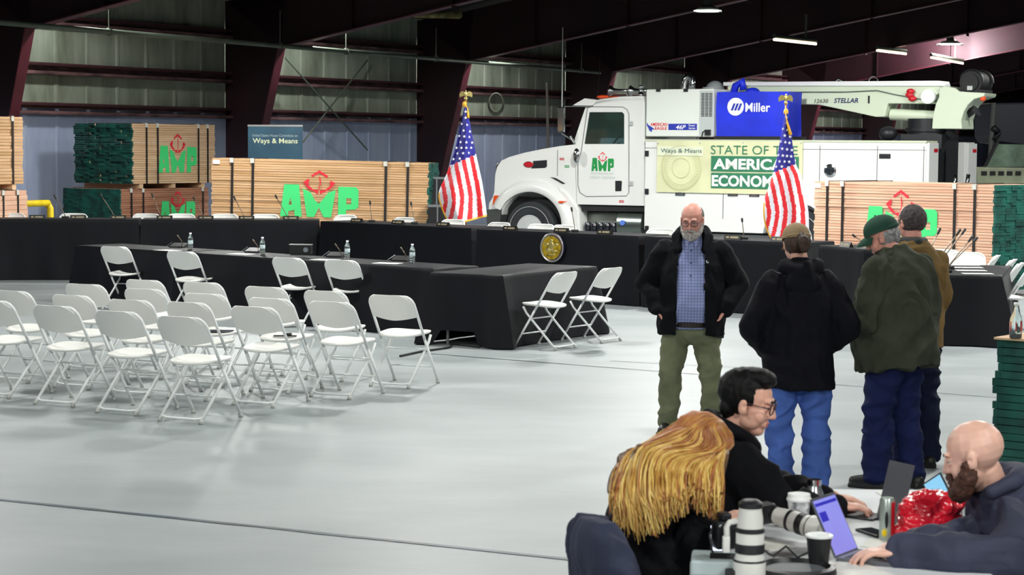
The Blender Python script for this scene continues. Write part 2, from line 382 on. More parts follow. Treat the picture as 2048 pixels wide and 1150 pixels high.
lo = bpy.data.objects.new('strip_glow', ld); COL.objects.link(lo); lo.location = D(1885, 100, 66.5); lo.parent = t
# big baton-shaped duct end near the second rafter
o = thing('insulated_duct', 'pale yellow stained insulated duct stub under the rafter', 'duct')
a = D(830, 31, 50.5); b = D(920, 30, 51.0); m = MB(); m.cap(a, b, 0.06, 0.10); m.build('duct_body', mat('duct_wrap', (190, 180, 120), 0.7, var=0.4, vscale=3), o, True)
# ---------------------------------------------------------------- cloth covered tables
cloth_m = mat('black_cloth', (7, 9, 17), 0.6, var=0.15, vscale=3, bump=0.25, bscale=9, spec=0.2, sheen=0.04)
seam_m = mat('grey_plastic', (150, 152, 152), 0.5)
def cloth_table(P, ux, uy, h, label, group, seed=0, zbase=0.0, lift=None, flare=0.03, legs=False, corner=0.10, cl=None):
    """P: near left corner (ground), ux: length vector, uy: depth vector, drape down to the floor."""
    P = Vector((P[0], P[1], 0)); ux = Vector((ux[0], ux[1], 0)); uy = Vector((uy[0], uy[1], 0))
    lx, ly = ux.length, uy.length; ex = ux.normalized(); ey = uy.normalized()
    rnd = random.Random(seed)
    # table beneath, only where its legs show
    t = legs and thing('folding_table', label.replace('black cloth draped over', 'folding table hidden under the black cloth of'), 'table', tuple(P), math.atan2(ex.y, ex.x), group)
    if legs: m = MB(); m.bb((0.03, 0.03, h-0.06), (lx-0.03, ly-0.03, h-0.025)); m.build('tabletop', seam_m, t, bevel=0.006)
    for sx in ((0.15, lx-0.15) if legs else ()):
        for sy in (0.1, ly-0.1): m = MB(); m.cyl((sx, sy, zbase), (sx, sy, h-0.06), 0.016, n=8); m.build('leg', seam_m, t)
    # cloth: top grid + draped sides, with soft folds
    per = []; n1 = max(8, int(lx/0.06)); n2 = max(6, int(ly/0.06))
    for i in range(n1): per.append((i/n1*lx, 0.0, 0, -1, i))
    for i in range(n2): per.append((lx, i/n2*ly, 1, 0, i))
    for i in range(n1): per.append((lx-i/n1*lx, ly, 0, 1, i))
    for i in range(n2): per.append((0.0, ly-i/n2*ly, -1, 0, i))
    cnt = len(per); levels = [0, .015, .06, .2, .4, .6, .8, 1.0]; vs = []; fs = []
    for li, l in enumerate(levels):
        for k, (x, y, nx, ny, i) in enumerate(per):
            c = min(abs(x)+abs(y), abs(lx-x)+abs(y), abs(x)+abs(ly-y), abs(lx-x)+abs(ly-y))
            cor = math.exp(-(c/0.16)**2)
            px, py = x-lx/2, y-ly/2; L = math.hypot(px/lx, py/ly)
            ox = nx; oy = ny
            if cor > 0.02: ox = nx*(1-cor*.3)+math.copysign(cor*.6, px)*.8; oy = ny*(1-cor*.3)+math.copysign(cor*.6, py)*.8
            wv = noise.noise(Vector((x*2.6+seed*5, y*2.6, l*0.8)))*0.022+math.sin(k*0.9+seed)*0.006
            off = (0.008 if l > 0 else 0)+(flare*l+wv*l+cor*corner*l)
            z = h-(l*(h-0.012) if li else 0)
            if lift and l == 1.0 and ny == -1 and lift[0] < x < lift[1]: z = h-(h-lift[2])*1.0
            q = P+ex*(x+ox*off)+ey*(y+oy*off); vs.append((q.x, q.y, z))
    for li in range(len(levels)-1):
        for k in range(cnt):
            a = li*cnt+k; b = li*cnt+(k+1) % cnt; fs.append((a, b, b+cnt, a+cnt))
    fs.append(tuple(range(cnt)))
    m = MB(); m.add(vs, fs); o = m.build('tablecloth', cloth_m, None, 'auto', angle=50)
    tag(o, label, 'tablecloth', 'black tablecloths'); return o
# dais: raised tables in an arc
RISE = 0.17; DH = 0.93
def dseg(pa, pb, label, seed, side=1):
    a = G(pa[0], pa[1], DH); b = G(pb[0], pb[1], DH); d = (b-a); d.z = 0; n = Vector((-d.y, d.x, 0)).normalized()*0.72
    cloth_table(a, d, n, DH, label, 'folding tables of the raised dais', seed, RISE, flare=0.012, corner=0.025)
    return a, b
DA = [((-190, 437), (-18, 438)), ((-12, 438), (276, 439)), ((282, 439), (638, 440.5)), ((642, 442), (942, 456)), ((955, 458.5), (1276, 472)), ((1292, 473), (1612, 486)), ((1640, 490), (1728, 499))]
names = ['black cloth draped over the first dais table at the left picture edge', 'black cloth draped over the dais table left of the first notch', 'black cloth draped over the dais table below the left half of the long bundle',
         'black cloth draped over the dais table below the letters on the long bundle', 'black cloth draped over the dais table that carries the round gold seal', 'black cloth draped over the dais table behind the bearded man', 'black cloth draped over the dais table behind the green cap']
ends = []
for i, (pa, pb) in enumerate(DA[1:]): ends.append(dseg(pa, pb, names[i+1], i+1))
# riser the dais stands on
m = MB()
for a, b in ends:
    d = (b-a).normalized(); n = Vector((-d.y, d.x, 0))
    p = [a-d*.35+n*.05, b+d*.35+n*.05, b+d*.35+n*1.6, a-d*.35+n*1.6]
    for q in p: q.z = 0
    o = thing('stage_riser', 'low black riser under the dais tables', 'stage riser', (0, 0, 0), 0, 'low black risers under the dais')
    m = MB(); vs = [q+Vector((0, 0, z)) for z in (0.002, RISE) for q in p]; m.add(vs, [(0, 1, 2, 3), (4, 5, 6, 7), (0, 1, 5, 4), (1, 2, 6, 5), (2, 3, 7, 6), (3, 0, 4, 7)]); m.build('riser_deck', mat('riser_black', (20, 20, 22), 0.8), o)
# witness tables
WH = 0.76
a = G(154, 490.5, WH); b = G(865, 537, WH); d = (b-a); d.z = 0; n = Vector((-d.y, d.x, 0)).normalized()
wl = ['black cloth draped over the witness table with the left bottle', 'black cloth draped over the witness table that holds the nameplate box', 'black cloth draped over the witness table between the right bottle and the angled table']
for i in range(3):
    cloth_table(a+d*(i/3)+d*0.002*i, d/3-d*0.003, n*0.72, WH, wl[i], 'folding tables of the witness row', 11+i)
a1 = G(862, 544.5, WH); b1 = G(1005, 551, WH); c1 = G(1198, 532.5, WH)
ux = (b1-a1); ux.z = 0; uy = (c1-b1); uy.z = 0; ex = ux.normalized(); per = Vector((-ex.y, ex.x, 0)); uy = (uy.normalized()*0.5+per*0.5).normalized()*uy.length
cloth_table(b1-ux, ux, uy, WH, 'black cloth draped over the angled witness table beside two white chairs', 'folding tables of the witness row', 21, lift=(0.18, 0.62, 0.16), flare=0.05, legs=True)
# right arm table with papers
ra = G(1802, 548, WH); rb = G(2002, 552, WH); u = rb-ra; u.z = 0; en = u.normalized(); pn = Vector((-en.y, en.x, 0)); pn = (pn+en*0.10).normalized()
cloth_table(ra, u, pn*2.0, WH, 'black cloth draped over the table at the far right with rows of paper', 'folding tables of the right arm', 31, flare=0.05)

# ---------------------------------------------------------------- folding chairs
wp = mat('white_plastic', (240, 240, 236), 0.42, spec=0.4); wt = mat('white_tube', (234, 237, 237), 0.35, 0.0, spec=0.5); gp = mat('foot_cap', (176, 178, 174), 0.6)
def make_chair():
    t = thing('folding_chair', 'white folding chair', 'chair', (0, 0, 0), 0, 'white folding chairs')
    W = 0.218; FY, BY = 0.235, -0.265; H = 0.80
    def side(z): return BY+(FY-BY)*(1-z/H)
    # seat: rounded slab, slightly dished
    m = MB(); n = 40; rings = []
    for z, s in ((0.436, 0.90), (0.440, 0.97), (0.450, 1.0), (0.458, 0.99), (0.462, 0.95), (0.455, 0.7), (0.450, 0.3)):
        rg = []
        for k in range(n):
            a = 2*PI*k/n; ca, sa = math.cos(a), math.sin(a); e = 2/3.2
            x = 0.205*math.copysign(abs(ca)**e, ca)*s; y = 0.205*math.copysign(abs(sa)**e, sa)*s+0.005
            x *= 1.0+0.08*(y/0.2)
            rg.append((x, y, z+0.05*(y)+0.012*(x/0.2)**2*s))
        rings.append(rg)
    vs = [p for r in rings for p in r]; fs = []
    for i in range(len(rings)-1):
        for k in range(n): fs.append((i*n+k, i*n+(k+1) % n, (i+1)*n+(k+1) % n, (i+1)*n+k))
    fs.append(tuple(range(n))[::-1]); fs.append(tuple((len(rings)-1)*n+k for k in range(n))); m.add(vs, fs)
    m.build('seat', wp, t, 'auto', angle=60)
    # backrest: curved panel that wraps the tube
    m = MB(); cols = 22; rows = 9; vs = []; fs = []
    for sd in (0, 1):
        for j in range(rows):
            for i in range(cols):
                u = -1+2*i/(cols-1); v = j/(rows-1)
                zt = H+0.008-0.085*max(0, abs(u)-0.45)**2/0.3025*1.25; zb = 0.605-0.028*(1-u*u)+0.012*abs(u)
                z = zb+(zt-zb)*v; x = u*(W+0.008)
                y = side(z)-0.045*(1-u*u)+(-0.011 if sd else 0.011)*(1.0 if 0 < i < cols-1 and 0 < j < rows-1 else 0.9)
                if not sd and 0 < i < cols-1 and 0 < j < rows-1: y -= 0.006
                vs.append((x, y, z))
    N0 = rows*cols
    for j in range(rows-1):
        for i in range(cols-1):
            a = j*cols+i; fs.append((a, a+1, a+cols+1, a+cols)); fs.append((N0+a, N0+a+cols, N0+a+cols+1, N0+a+1))
    for j in range(rows-1):
        for i in (0, cols-1): a = j*cols+i; fs.append((a, a+cols, N0+a+cols, N0+a))
    for i in range(cols-1):
        for j in (0, rows-1): a = j*cols+i; fs.append((a, a+1, N0+a+1, N0+a))
    m.add(vs, fs); m.build('backrest', wp, t, 'auto', angle=50)
    # back frame tube
    pts = []
    for z in (0.40, 0.62, 0.70): pts.append((-W, side(z), z))
    for k in range(1, 8): a = PI-k*PI/8/1.0*0.5; pts.append((-W+0.075+0.075*math.cos(a), side(0.715+0.08*math.sin(a)), 0.715+0.08*math.sin(a)))
    pts.append((-W+0.08, side(H-.005)-0.02, H-.005)); pts.append((0, side(H-.005)-0.04, H-.005)); pts += [(-x, y, z) for x, y, z in pts[::-1][1:]]
    m = MB(); m.tube(pts, 0.0125, 8); m.build('back_frame', wt, t, True)
    for sx in (-1, 1):
        m = MB(); m.cyl((sx*W, side(0.41), 0.41), (sx*W, FY, 0.02), 0.0125, n=8); l = m.build('leg', wt, t, True)
        m = MB(); m.cyl((sx*W, FY+0.004, 0.0), (sx*W, FY-0.012, 0.03), 0.017, 0.0155, 10); m.build('foot_cap', gp, l, True)
        w2 = W-0.032
        m = MB(); m.tube([(sx*w2, 0.15, 0.435), (sx*w2, 0.11, 0.37), (sx*w2, -0.255, 0.02)], 0.0125, 8); l = m.build('leg', wt, t, True)
        m = MB(); m.cyl((sx*w2, -0.262, 0.0), (sx*w2, -0.248, 0.03), 0.017, 0.0155, 10); m.build('foot_cap', gp, l, True)
    m = MB(); m.cyl((-W, side(0.155), 0.155), (W, side(0.155), 0.155), 0.008, n=6); m.build('stretcher', wt, t, True)
    w2 = W-0.032
    m = MB(); m.tube([(-w2, -0.22, 0.055), (-w2+.012, -0.236, 0.042), (-w2+.05, -0.245, 0.034), (w2-.05, -0.245, 0.034), (w2-.012, -0.236, 0.042), (w2, -0.22, 0.055)], 0.0095, 6); m.build('stretcher', wt, t, True)
    m = MB(); m.cyl((-w2, 0.05, 0.315), (w2, 0.05, 0.315), 0.008, n=6); m.build('stretcher', wt, t, True)
    return t
chair0 = make_chair(); used = [False]
def chair(loc, rz, label, group):
    loc = (loc[0], loc[1], loc[2] if len(loc) > 2 else 0.0)
    if not used[0]:
        used[0] = True; chair0.location = loc; chair0.rotation_euler = (0, 0, rz); tag(chair0, label, 'chair', group); return chair0
    return dup(chair0, loc, rz, label, group)
def chair_top(px, py, rz, label, group, base=0.0):
    q = G(px, py, base+0.80); off = Matrix.Rotation(rz, 3, 'Z') @ Vector((0, -0.30, 0)); p = q-off
    return chair((p.x, p.y, base), rz, label, group)
RZ = math.radians(-25.8)
rowsA = [[(-26, 602), (100, 613), (225, 624), (353, 635), (500, 615)], [(15, 583), (135, 591.5), (252, 601), (367, 606), (655, 605)],
         [(163, 569.5), (281, 579), (403, 589), (533, 598), (775, 592)], [(281, 561), (398, 566), (524, 575), (643, 583)]]
rn = ['nearest', 'second', 'third', 'farthest']
rd = random.Random(3)
lab = [['white folding chair cut by the left picture edge in the nearest row', 'white folding chair in the nearest row, second from the left edge', 'white folding chair in the nearest row between its second and fourth chairs', 'white folding chair nearest to the camera of the whole block', 'white folding chair right of the nearest chair, item lying on the seat behind it'],
       ['white folding chair half cut by the left picture edge in the second row', 'white folding chair right behind the second chair of the nearest row', 'white folding chair right behind the third chair of the nearest row', 'white folding chair right behind the nearest chair of the block', 'white folding chair second from the right end of the block, turned towards the tables'],
       ['white folding chair at the left end of the third row, bare floor behind it', 'front one of two overlapping chairs below the leftmost witness chair', 'front one of two overlapping chairs below the second witness chair', 'white folding chair with a small dark item on its seat', 'white folding chair alone at the right end of the block'],
       ['rear one of two overlapping chairs below the leftmost witness chair', 'rear one of two overlapping chairs below the second witness chair', 'white folding chair in the last row below the third witness chair', 'white folding chair in the last row just left of the rightmost chair']]
AUD = {}
for r, row in enumerate(rowsA):
    for k, (px, py) in enumerate(row):
        AUD[(r, k)] = chair_top(px, py, RZ+rd.uniform(-0.04, 0.04), lab[r][k], 'audience folding chairs')
for (px, py), l in zip([(263, 490), (398, 500), (612, 512.5), (717, 517)], ['white folding chair at the left end of the witness table', 'white folding chair at the witness table right of the left bottle', 'white folding chair below the nameplate box at the witness table', 'white folding chair at the witness table below the third bottle']):
    q = G(px, py+2.5, 0.80); chair((q.x-0.08, q.y-0.22+0.30, 0), RZ+rd.uniform(-.03, .03), l, 'chairs at the witness table')
for px, py, l in ((1090, 695.5, 'white folding chair side on at the angled table, the nearer of the pair'), (1182, 681.5, 'white folding chair side on at the angled table, the farther of the pair')):
    q = G(px, py, 0); chair((q.x, q.y, 0), math.radians(54.5), l, 'chairs at the angled witness table')
# dais chairs face the hall (seen only by their tops)
dl = ['white folding chair behind the dais at the left picture edge', 'white folding chair behind the dais in front of the yellow rail', 'white folding chair behind the dais below the stacked green board ends', 'white folding chair showing in the first notch of the dais', 'white folding chair behind the dais below the dull brown bundle', 'white folding chair behind the dais left of the long bundle', 'white folding chair behind the dais below the first big letter',
      'white folding chair showing in the notch under the large logo', 'white folding chair behind the dais near the right straps of the long bundle', 'white folding chair behind the dais left of the flag', 'white folding chair showing in the notch under the flag', 'white folding chair behind the dais in front of the truck wheel', 'white folding chair right of the wheel hub behind the dais', 'white folding chair behind the dais under the truck cab rear', 'white folding chair behind the dais right of the second flag']
for i, (px, py) in enumerate([(20, 431), (45, 433), (142, 430), (285, 430), (365, 431), (447, 431), (533, 432), (642, 437), (760, 438), (862, 445), (957, 450), (1047, 448), (1090, 443), (1293, 467), (1650, 478)]):
    if i == 1: continue
    best = None
    for A_, B_ in ends:                                   # 1.08 m behind the front edge of the dais
        for k in range(0, 101):
            q = A_.lerp(B_, -0.05+1.1*k/100); c = proj(q)[0]
            if best is None or abs(c-px) < best[0]: best = (abs(c-px), q, (B_-A_).normalized())
    q, d = best[1], best[2]; n = Vector((-d.y, d.x, 0)); q = q+n*0.98; k = (px-proj(q)[0])/FPX*q.y; q = q+d*k
    chair((q.x, q.y, RISE), math.atan2(n.y, n.x)+PI/2+rd.uniform(-.2, .2), dl[i], 'chairs behind the dais')
# right side cluster
rl = ['white folding chair behind the right arm, left one of the two seen end on', 'white folding chair behind the right arm, right one of the two seen end on', 'white folding chair at the far end of the papers, back towards us', 'second chair of the leaning row at the right arm', 'third chair of the leaning row at the right picture edge', 'fourth chair of the leaning row, cut by the right picture edge']
for i, (px, py, rz) in enumerate([(1885, 500, 2.9), (1934, 505.5, 3.0), (1992, 512, 1.25), (2025, 520, 1.2), (2040, 527, 1.2), (2062, 534, 1.2)]):
    rzz = rz; q = G(px, py, 0.80); off = Matrix.Rotation(rzz, 3, 'Z') @ Vector((0, -0.27, 0)); p = q-off; chair((p.x, p.y, 0), rzz, rl[i], 'chairs along the right arm')

# ---------------------------------------------------------------- strapped lumber bundles
wood_cols = {'pale': ((226, 196, 160), (200, 160, 120)), 'gold': ((220, 180, 140), (186, 144, 96)), 'pink': ((230, 190, 164), (204, 154, 126)), 'brown': ((190, 138, 108), (140, 92, 70))}
def wood(kind):
    a, b = wood_cols[kind]; return mat('wood_'+kind, a, 0.75, vscale=1.3, vstretch=(0.5, 1.5, 14.0), rgb2=b, detail=5)
gpaint = mat('green_end_paint', (18, 84, 74), 0.7, var=0.35, vscale=5); gmark = mat('stencil_green', (64, 214, 122), 0.7); rmark = mat('stencil_red', (222, 40, 58), 0.7)
strap_m = mat('strap_black', (30, 26, 26), 0.5); prot_m = mat('edge_protector', (206, 206, 200), 0.6)
LOGO_G = [[(635, 805), (666, 552), (716, 552), (716, 655), (702, 712), (700, 805)], [(716, 552), (784, 552), (810, 805), (752, 805), (748, 752), (730, 712), (716, 655)], [(702, 712), (730, 712), (748, 752), (714, 762), (701, 762)],
          [(815, 582), (880, 612), (912, 672), (945, 700), (985, 655), (1020, 610), (1080, 588), (1045, 805), (985, 805), (946, 728), (908, 805), (850, 805)],
          [(1100, 562), (1165, 562), (1165, 805), (1100, 805)], [(1165, 562), (1240, 562), (1262, 582), (1262, 650), (1165, 650)], [(1205, 650), (1262, 650), (1262, 698), (1205, 698)], [(1165, 698), (1262, 698), (1262, 715), (1240, 738), (1165, 742)]]
LOGO_R = [[(945, 436), (1015, 478), (1010, 496), (945, 458), (888, 492), (880, 478)], [(815, 535), (862, 500), (866, 520), (860, 552)], [(1078, 535), (1036, 515), (1030, 540), (1046, 556)],
          [(822, 540), (866, 558), (900, 592), (940, 590), (938, 625), (908, 606), (858, 582)], [(1072, 545), (1030, 556), (1000, 588), (955, 592), (952, 625), (990, 606), (1036, 580)],
          [(948, 478), (956, 500), (960, 540), (946, 592), (940, 590), (952, 540), (946, 500)]]
def stencil(mb, fn, u0, v0, wd, ht, d0=0.0, d1=0.004):
    X = lambda x: u0+(x-635)/630*wd; Y = lambda y: v0+(805-y)/370*ht
    for p in LOGO_G: mb.prism([(X(x), Y(y)) for x, y in p], fn, d0, d1, 0)
    for p in LOGO_R: mb.prism([(X(x), Y(y)) for x, y in p], fn, d0, d1, 1)
    return mb
def bundle(name, pL, pR, depth, zb, zt, kind, green, straps, label, logo=None, layer=0.042, bw=0.14, seed=1, jag=0.02, tagside=None, tilt=0.0):
    """pL, pR ground points of the front (long) face; boards run along it. green: 'L', 'R' or both."""
    rnd = random.Random(seed); pL = Vector((pL[0], pL[1], 0)); pR = Vector((pR[0], pR[1], 0)); L = (pR-pL).length; e = (pR-pL).normalized()
    t = thing(name, label, 'lumber bundle', (pL.x, pL.y, 0), math.atan2(e.y, e.x), 'strapped lumber bundles')
    t.rotation_euler = (0, tilt, math.atan2(e.y, e.x)); t.location.z = tilt*L*1.05
    fn = lambda u, v, d: Vector((u, -d, v))
    m = MB(); me = MB(); n = int(round((zt-zb)/layer)); lh = (zt-zb)/n; nb = max(3, int(round(depth/bw))); bwid = depth/nb
    for i in range(n):
        z0 = zb+i*lh
        for j in range(nb):
            if 0 < j < nb-1 and i not in (0, n-1): 
                pass
            y0 = j*bwid; dy = rnd.uniform(-.010, .010) if j in (0, nb-1) else 0; a = rnd.uniform(-jag, jag) if 'L' in green else rnd.uniform(-.012, .012); b = rnd.uniform(-jag, jag) if 'R' in green else rnd.uniform(-.012, .012)
            m.bb((a, y0+dy+.0015, z0+.0025), (L+b, y0+bwid+dy-.0015, z0+lh-.0025))
            if 'L' in green: me.bb((a-.004, y0+dy-.001, z0+.001), (a+0.03, y0+bwid+dy+.001, z0+lh-.001))
            if 'R' in green: me.bb((L+b-0.03, y0+dy-.001, z0+.001), (L+b+.004, y0+bwid+dy+.001, z0+lh-.001))
    m.build('boards', wood(kind), t)
    if green: me.build('painted_end', gpaint, t)['label'] = 'dark green painted board ends'
    for s in straps:
        w_ = 0.022; m = MB(); u = s*L
        for (y0, y1, z0, z1) in ((-.014, -.009, zb, zt), (depth+.009, depth+.014, zb, zt), (-.014, depth+.014, zt+.002, zt+.006)): m.bb((u-w_, y0, z0), (u+w_, y1, z1+.004))
        m.build('strap', strap_m, t)
        m = MB(); m.bb((u-.045, -.02, zt-.07), (u+.02, -.0145, zt+.010)); m.bb((u-.045, -.02, zt+.0065), (u+.02, .05, zt+.011)); m.build('edge_protector', prot_m, t)
    if logo:
        m = MB(); stencil(m, fn, logo[0]*L, logo[1], logo[2]*L, logo[3], 0.0065, 0.010); m.build('stencil_logo', [gmark, rmark], t)['label'] = 'green letters under a red broken diamond'
    if tagside is not None: m = MB(); m.bb((tagside*L, -.012, zt-.10), (tagside*L+.12, -.0075, zt-.03)); m.build('paper_tag', mat('paper', (228, 228, 222), 0.7), t)
    for s in (0.12, 0.5, 0.86): m = MB(); m.bb((s*L-.05, .02, max(0, zb-.09)), (s*L+.05, depth-.02, zb)); m.build('bearer', wood('pale'), t)
    return t
def XY(px, py, Y): p = D(px, py, Y); return p
# long centre bundle
A = D(421, 380, 34.15); B = D(857, 380, 33.85)
bundle('lumber_bundle', A, B, 1.2, 0.09, 1.795, 'gold', 'R', (0.095, 0.19, 0.80, 0.9), 'longest lumber bundle, gold wood with a large painted logo, left of the flag', logo=(0.318, 0.83, 0.36, 0.80), seed=2, tagside=0.005, tilt=0.015)
# left pair
A = D(263, 300, 37.9); B = D(430, 300, 39.9)
bundle('lumber_bundle', A, B, 1.5, 1.32, 2.47, 'pale', 'L', (0.17, 0.30, 0.79, 0.905), 'upper lumber bundle with painted logo and dark green end, above a brown one', logo=(0.31, 1.53, 0.46, 0.76), seed=3, jag=0.035)
A = D(240, 400, 37.7); B = D(417, 400, 39.8)
bundle('lumber_bundle', A, B, 1.5, 0.1, 1.225, 'brown', 'L', (0.12, 0.25, 0.93), 'lower brown weathered lumber bundle under the one with the logo', logo=(0.44, 0.55, 0.40, 0.62), seed=4, jag=0.012)
# far left pair
A = D(-75, 300, 30.6); B = D(46, 300, 32.0)
bundle('lumber_bundle', A, B, 1.0, 1.43, 2.50, 'gold', '', (0.3, 0.82,), 'upper lumber bundle cut by the left picture edge with one dark strap', seed=5, layer=0.05)
A = D(-70, 400, 30.4); B = D(54, 400, 32.0)
bundle('lumber_bundle', A, B, 1.0, 0.1, 1.33, 'pink', '', (0.6, 0.84), 'lower lumber bundle at the left edge beside the yellow rail', seed=6, layer=0.075)
# right bundle
A = D(1629, 400, 30.2); B = D(1991, 400, 28.0)
bundle('lumber_bundle', A, B, 1.25, 0.1, 1.605, 'pink', 'R', (0.078, 0.168, 0.79, 0.895), 'lumber bundle behind the green cap with a partly hidden logo', logo=(0.30, 0.71, 0.40, 0.80), seed=7, tagside=0.0, jag=0.012)
# near green stack at the right edge
A = D(1990, 800, 12.9); B = D(2230, 800, 12.4)
nb_ = bundle('lumber_bundle', A, B, 0.9, 0.06, 0.87, 'pale', 'L', (0.5,), 'near stack of dark green boards at the right edge under the bottle', seed=8, layer=0.05, jag=0.02)
for o in kids(nb_):
    if o.name.startswith('boards'): o.data.materials[0] = gpaint
m = MB(); m.bb((-.01, -.02, 0.871), (0.8, 0.92, 0.885)); m.build('top_sheet', wood('pale'), nb_)
# yellow guard rail
ym = mat('rail_yellow', (236, 206, 24), 0.5, var=0.1)
a = D(20, 408, 31.8); b = D(101, 406, 33.0)
o = thing('guard_rail', 'yellow pipe guard rail with a rounded corner beside the left bundles', 'guard rail')
m = MB(); c = Vector((b.x, b.y, 0)); zt = b.z
pts = [a, a.lerp(b, .93)]+[b+Vector((-.0, 0, -.12))+Vector((-.10*math.cos(t)*0, 0, 0))+Vector(((math.sin(t)-1)*.12, 0, (math.cos(t))*.12)) for t in (0.3, 0.8, 1.3)]+[Vector((b.x, b.y, 0))]
m.tube(pts, 0.055, 14); m.build('rail_pipe', ym, o, True)
m = MB(); m.cyl((b.x, b.y, 0), (b.x, b.y, 0.02), 0.11); m.build('base_plate', ym, o)
# ---------------------------------------------------------------- service truck with crane, built square to the wall
TA = math.atan2(-0.5265, 0.8502); TU = Vector((0.8502, -0.5265, 0)); TV = Vector((0.5265, 0.8502, 0)); TP = Vector((-0.366, 37.4, 0))
def TS(px, py, v=0.0):                     # truck-local (u, z) of a pixel on the plane v
    d = ray(px, py); o = TP+TV*v; t = (o-CAMP).dot(TV)/d.dot(TV); q = CAMP+d*t; return ((q-o).dot(TU), q.z)
def fT(v0): return lambda u, z, d: Vector((u, v0+d, z))
TW = 2.44
truck = thing('service_truck', 'white service truck with a crane, tool bodies and a banner on its side', 'truck', tuple(TP), TA)
white = mat('truck_white', (236, 238, 236), 0.22, spec=0.5, coat=0.6); chrome = mat('chrome', (210, 214, 216), 0.12, 1.0); blk = mat('rubber_black', (24, 25, 27), 0.7)
tyre = mat('tyre_side', (44, 48, 52), 0.75, var=0.15, vscale=3); dkm = mat('dark_metal', (34, 36, 40), 0.45, 0.3); glass = mat('cab_glass', (120, 150, 140), 0.03, trans=0.9); line_m = mat('door_gap', (120, 124, 124), 0.6)
orange = mat('amber_lens', (236, 84, 30), 0.25, coat=0.5); redm = mat('reflector_red', (196, 30, 44), 0.3); bluem = mat('decal_blue', (34, 52, 170), 0.4); navy = mat('decal_navy', (28, 38, 92), 0.4); greyp = mat('vent_grey', (176, 182, 180), 0.5)
def part(name, m, mats, parent=None, **k): return m.build(name, mats, parent or truck, **k)
def P_(pts, v=0.0): return [TS(x, y, v) for x, y in pts]
CV = 0.12           # cab near side plane
# --- hood with wheel arch
cx, cz = TS(1054, 457, CV); R = 0.66; zfl = 0.0
hub_u = TS(1057, 455, 0.0)[0]; wr = 0.535; hub_z = wr
arc = [(hub_u+0.70*math.cos(t), hub_z+0.10+0.62*math.sin(t)) for t in [PI-k*PI/16 for k in range(17)]]
top = P_([(1149, 289), (1120, 292), (1085, 298), (1050, 305), (1018, 314), (1003, 321), (994, 334), (990, 350), (988, 385)], CV)
tail = P_([(985, 395), (978, 406), (977, 418)], CV)
# cab lower edge joins the fender
m = MB(); poly = top+tail+[(hub_u-0.70, TS(990, 424, CV)[1]-.06)]+arc+[(hub_u+0.95, hub_z+0.02), TS(1155, 410, CV), TS(1152, 330, CV)]
m.prism(poly, fT(CV), 0.0, TW-2*CV); part('hood', m, white, bevel=0.07, seg=3, smooth='auto')
# fender bulge around the wheel
m = MB(); rings = []
def fender_prof(t, o): return (hub_u+(0.70+o)*math.cos(t), hub_z+0.10+(0.62+o)*math.sin(t))
vs = []; fs = []; prof = [(0.0, -0.10), (0.05, -0.13), (0.14, -0.12), (0.22, -0.04), (0.26, 0.12)]; K = 22
for i in range(K+1):
    t = PI*.86-i*(PI*.86)/K
    for o, v in prof: u, z = fender_prof(t, o); vs.append((u, CV+v, z))
for i in range(K):
    for j in range(len(prof)-1): a = i*len(prof)+j; fs.append((a, a+1, a+len(prof)+1, a+len(prof)))
m.add(vs, fs); part('fender', m, white, smooth=True)
m = MB(); q = [(hub_u+0.62, hub_z-0.10), (hub_u+0.72, hub_z+0.30), (hub_u+0.60, hub_z+0.62), TS(1118, 372, CV), TS(1135, 385, CV), TS(1160, 420, CV), TS(1162, 470, CV)]
m.prism(q, fT(CV-0.02), -0.02, 0.3); part('fender_skirt', m, white, bevel=0.03)
for nm, pts, mt_, vv, dd in (('headlight', [(988, 391), (1011, 390), (1007, 404), (1000, 410), (985, 410)], orange, -0.01, 0.3), ('bumper', [(975, 419), (1004, 417), (1000, 474), (978, 474)], mat('bumper_metal', (120, 128, 126), 0.3, 0.7), -0.05, 2.3),
                             ('marker_light', [(1124, 403), (1128, 401.5), (1133, 401.5), (1137, 403), (1133, 406), (1127, 406)], orange, -0.16, 0.05), ('air_intake', [(1066, 322), (1094, 320), (1094, 333), (1090, 336), (1062, 337), (1068, 330)], dkm, -0.012, 0.05),
                             ('hood_latch', [(1101, 354), (1112, 356), (1131, 367), (1126, 368)], dkm, -0.02, 0.05), ('grille', [(986, 330), (990.5, 326), (990, 388), (986, 388)], chrome, 0.1, 1.9)):
    m = MB(); m.prism(P_(pts, CV), fT(CV), vv, dd); part(nm, m, mt_, bevel=0.008)
m = MB(); u, z = TS(1058, 329, CV)
for r, mi, v in ((1.0, 0, -.012), (0.85, 1, -.018)): m.prism([(u+.115*r*math.cos(t), z+.058*r*math.sin(t)) for t in [2*PI*k/24 for k in range(24)]], fT(CV), v, 0.0, mi)
part('maker_badge', m, [chrome, redm])
m = MB(); a = TS(1115, 300, CV); b = TS(1115, 352, CV); m.box(((a[0]+b[0])/2, CV-.001, (a[1]+b[1])/2), (0.012, 0.006, a[1]-b[1])); part('hood_seam', m, line_m)
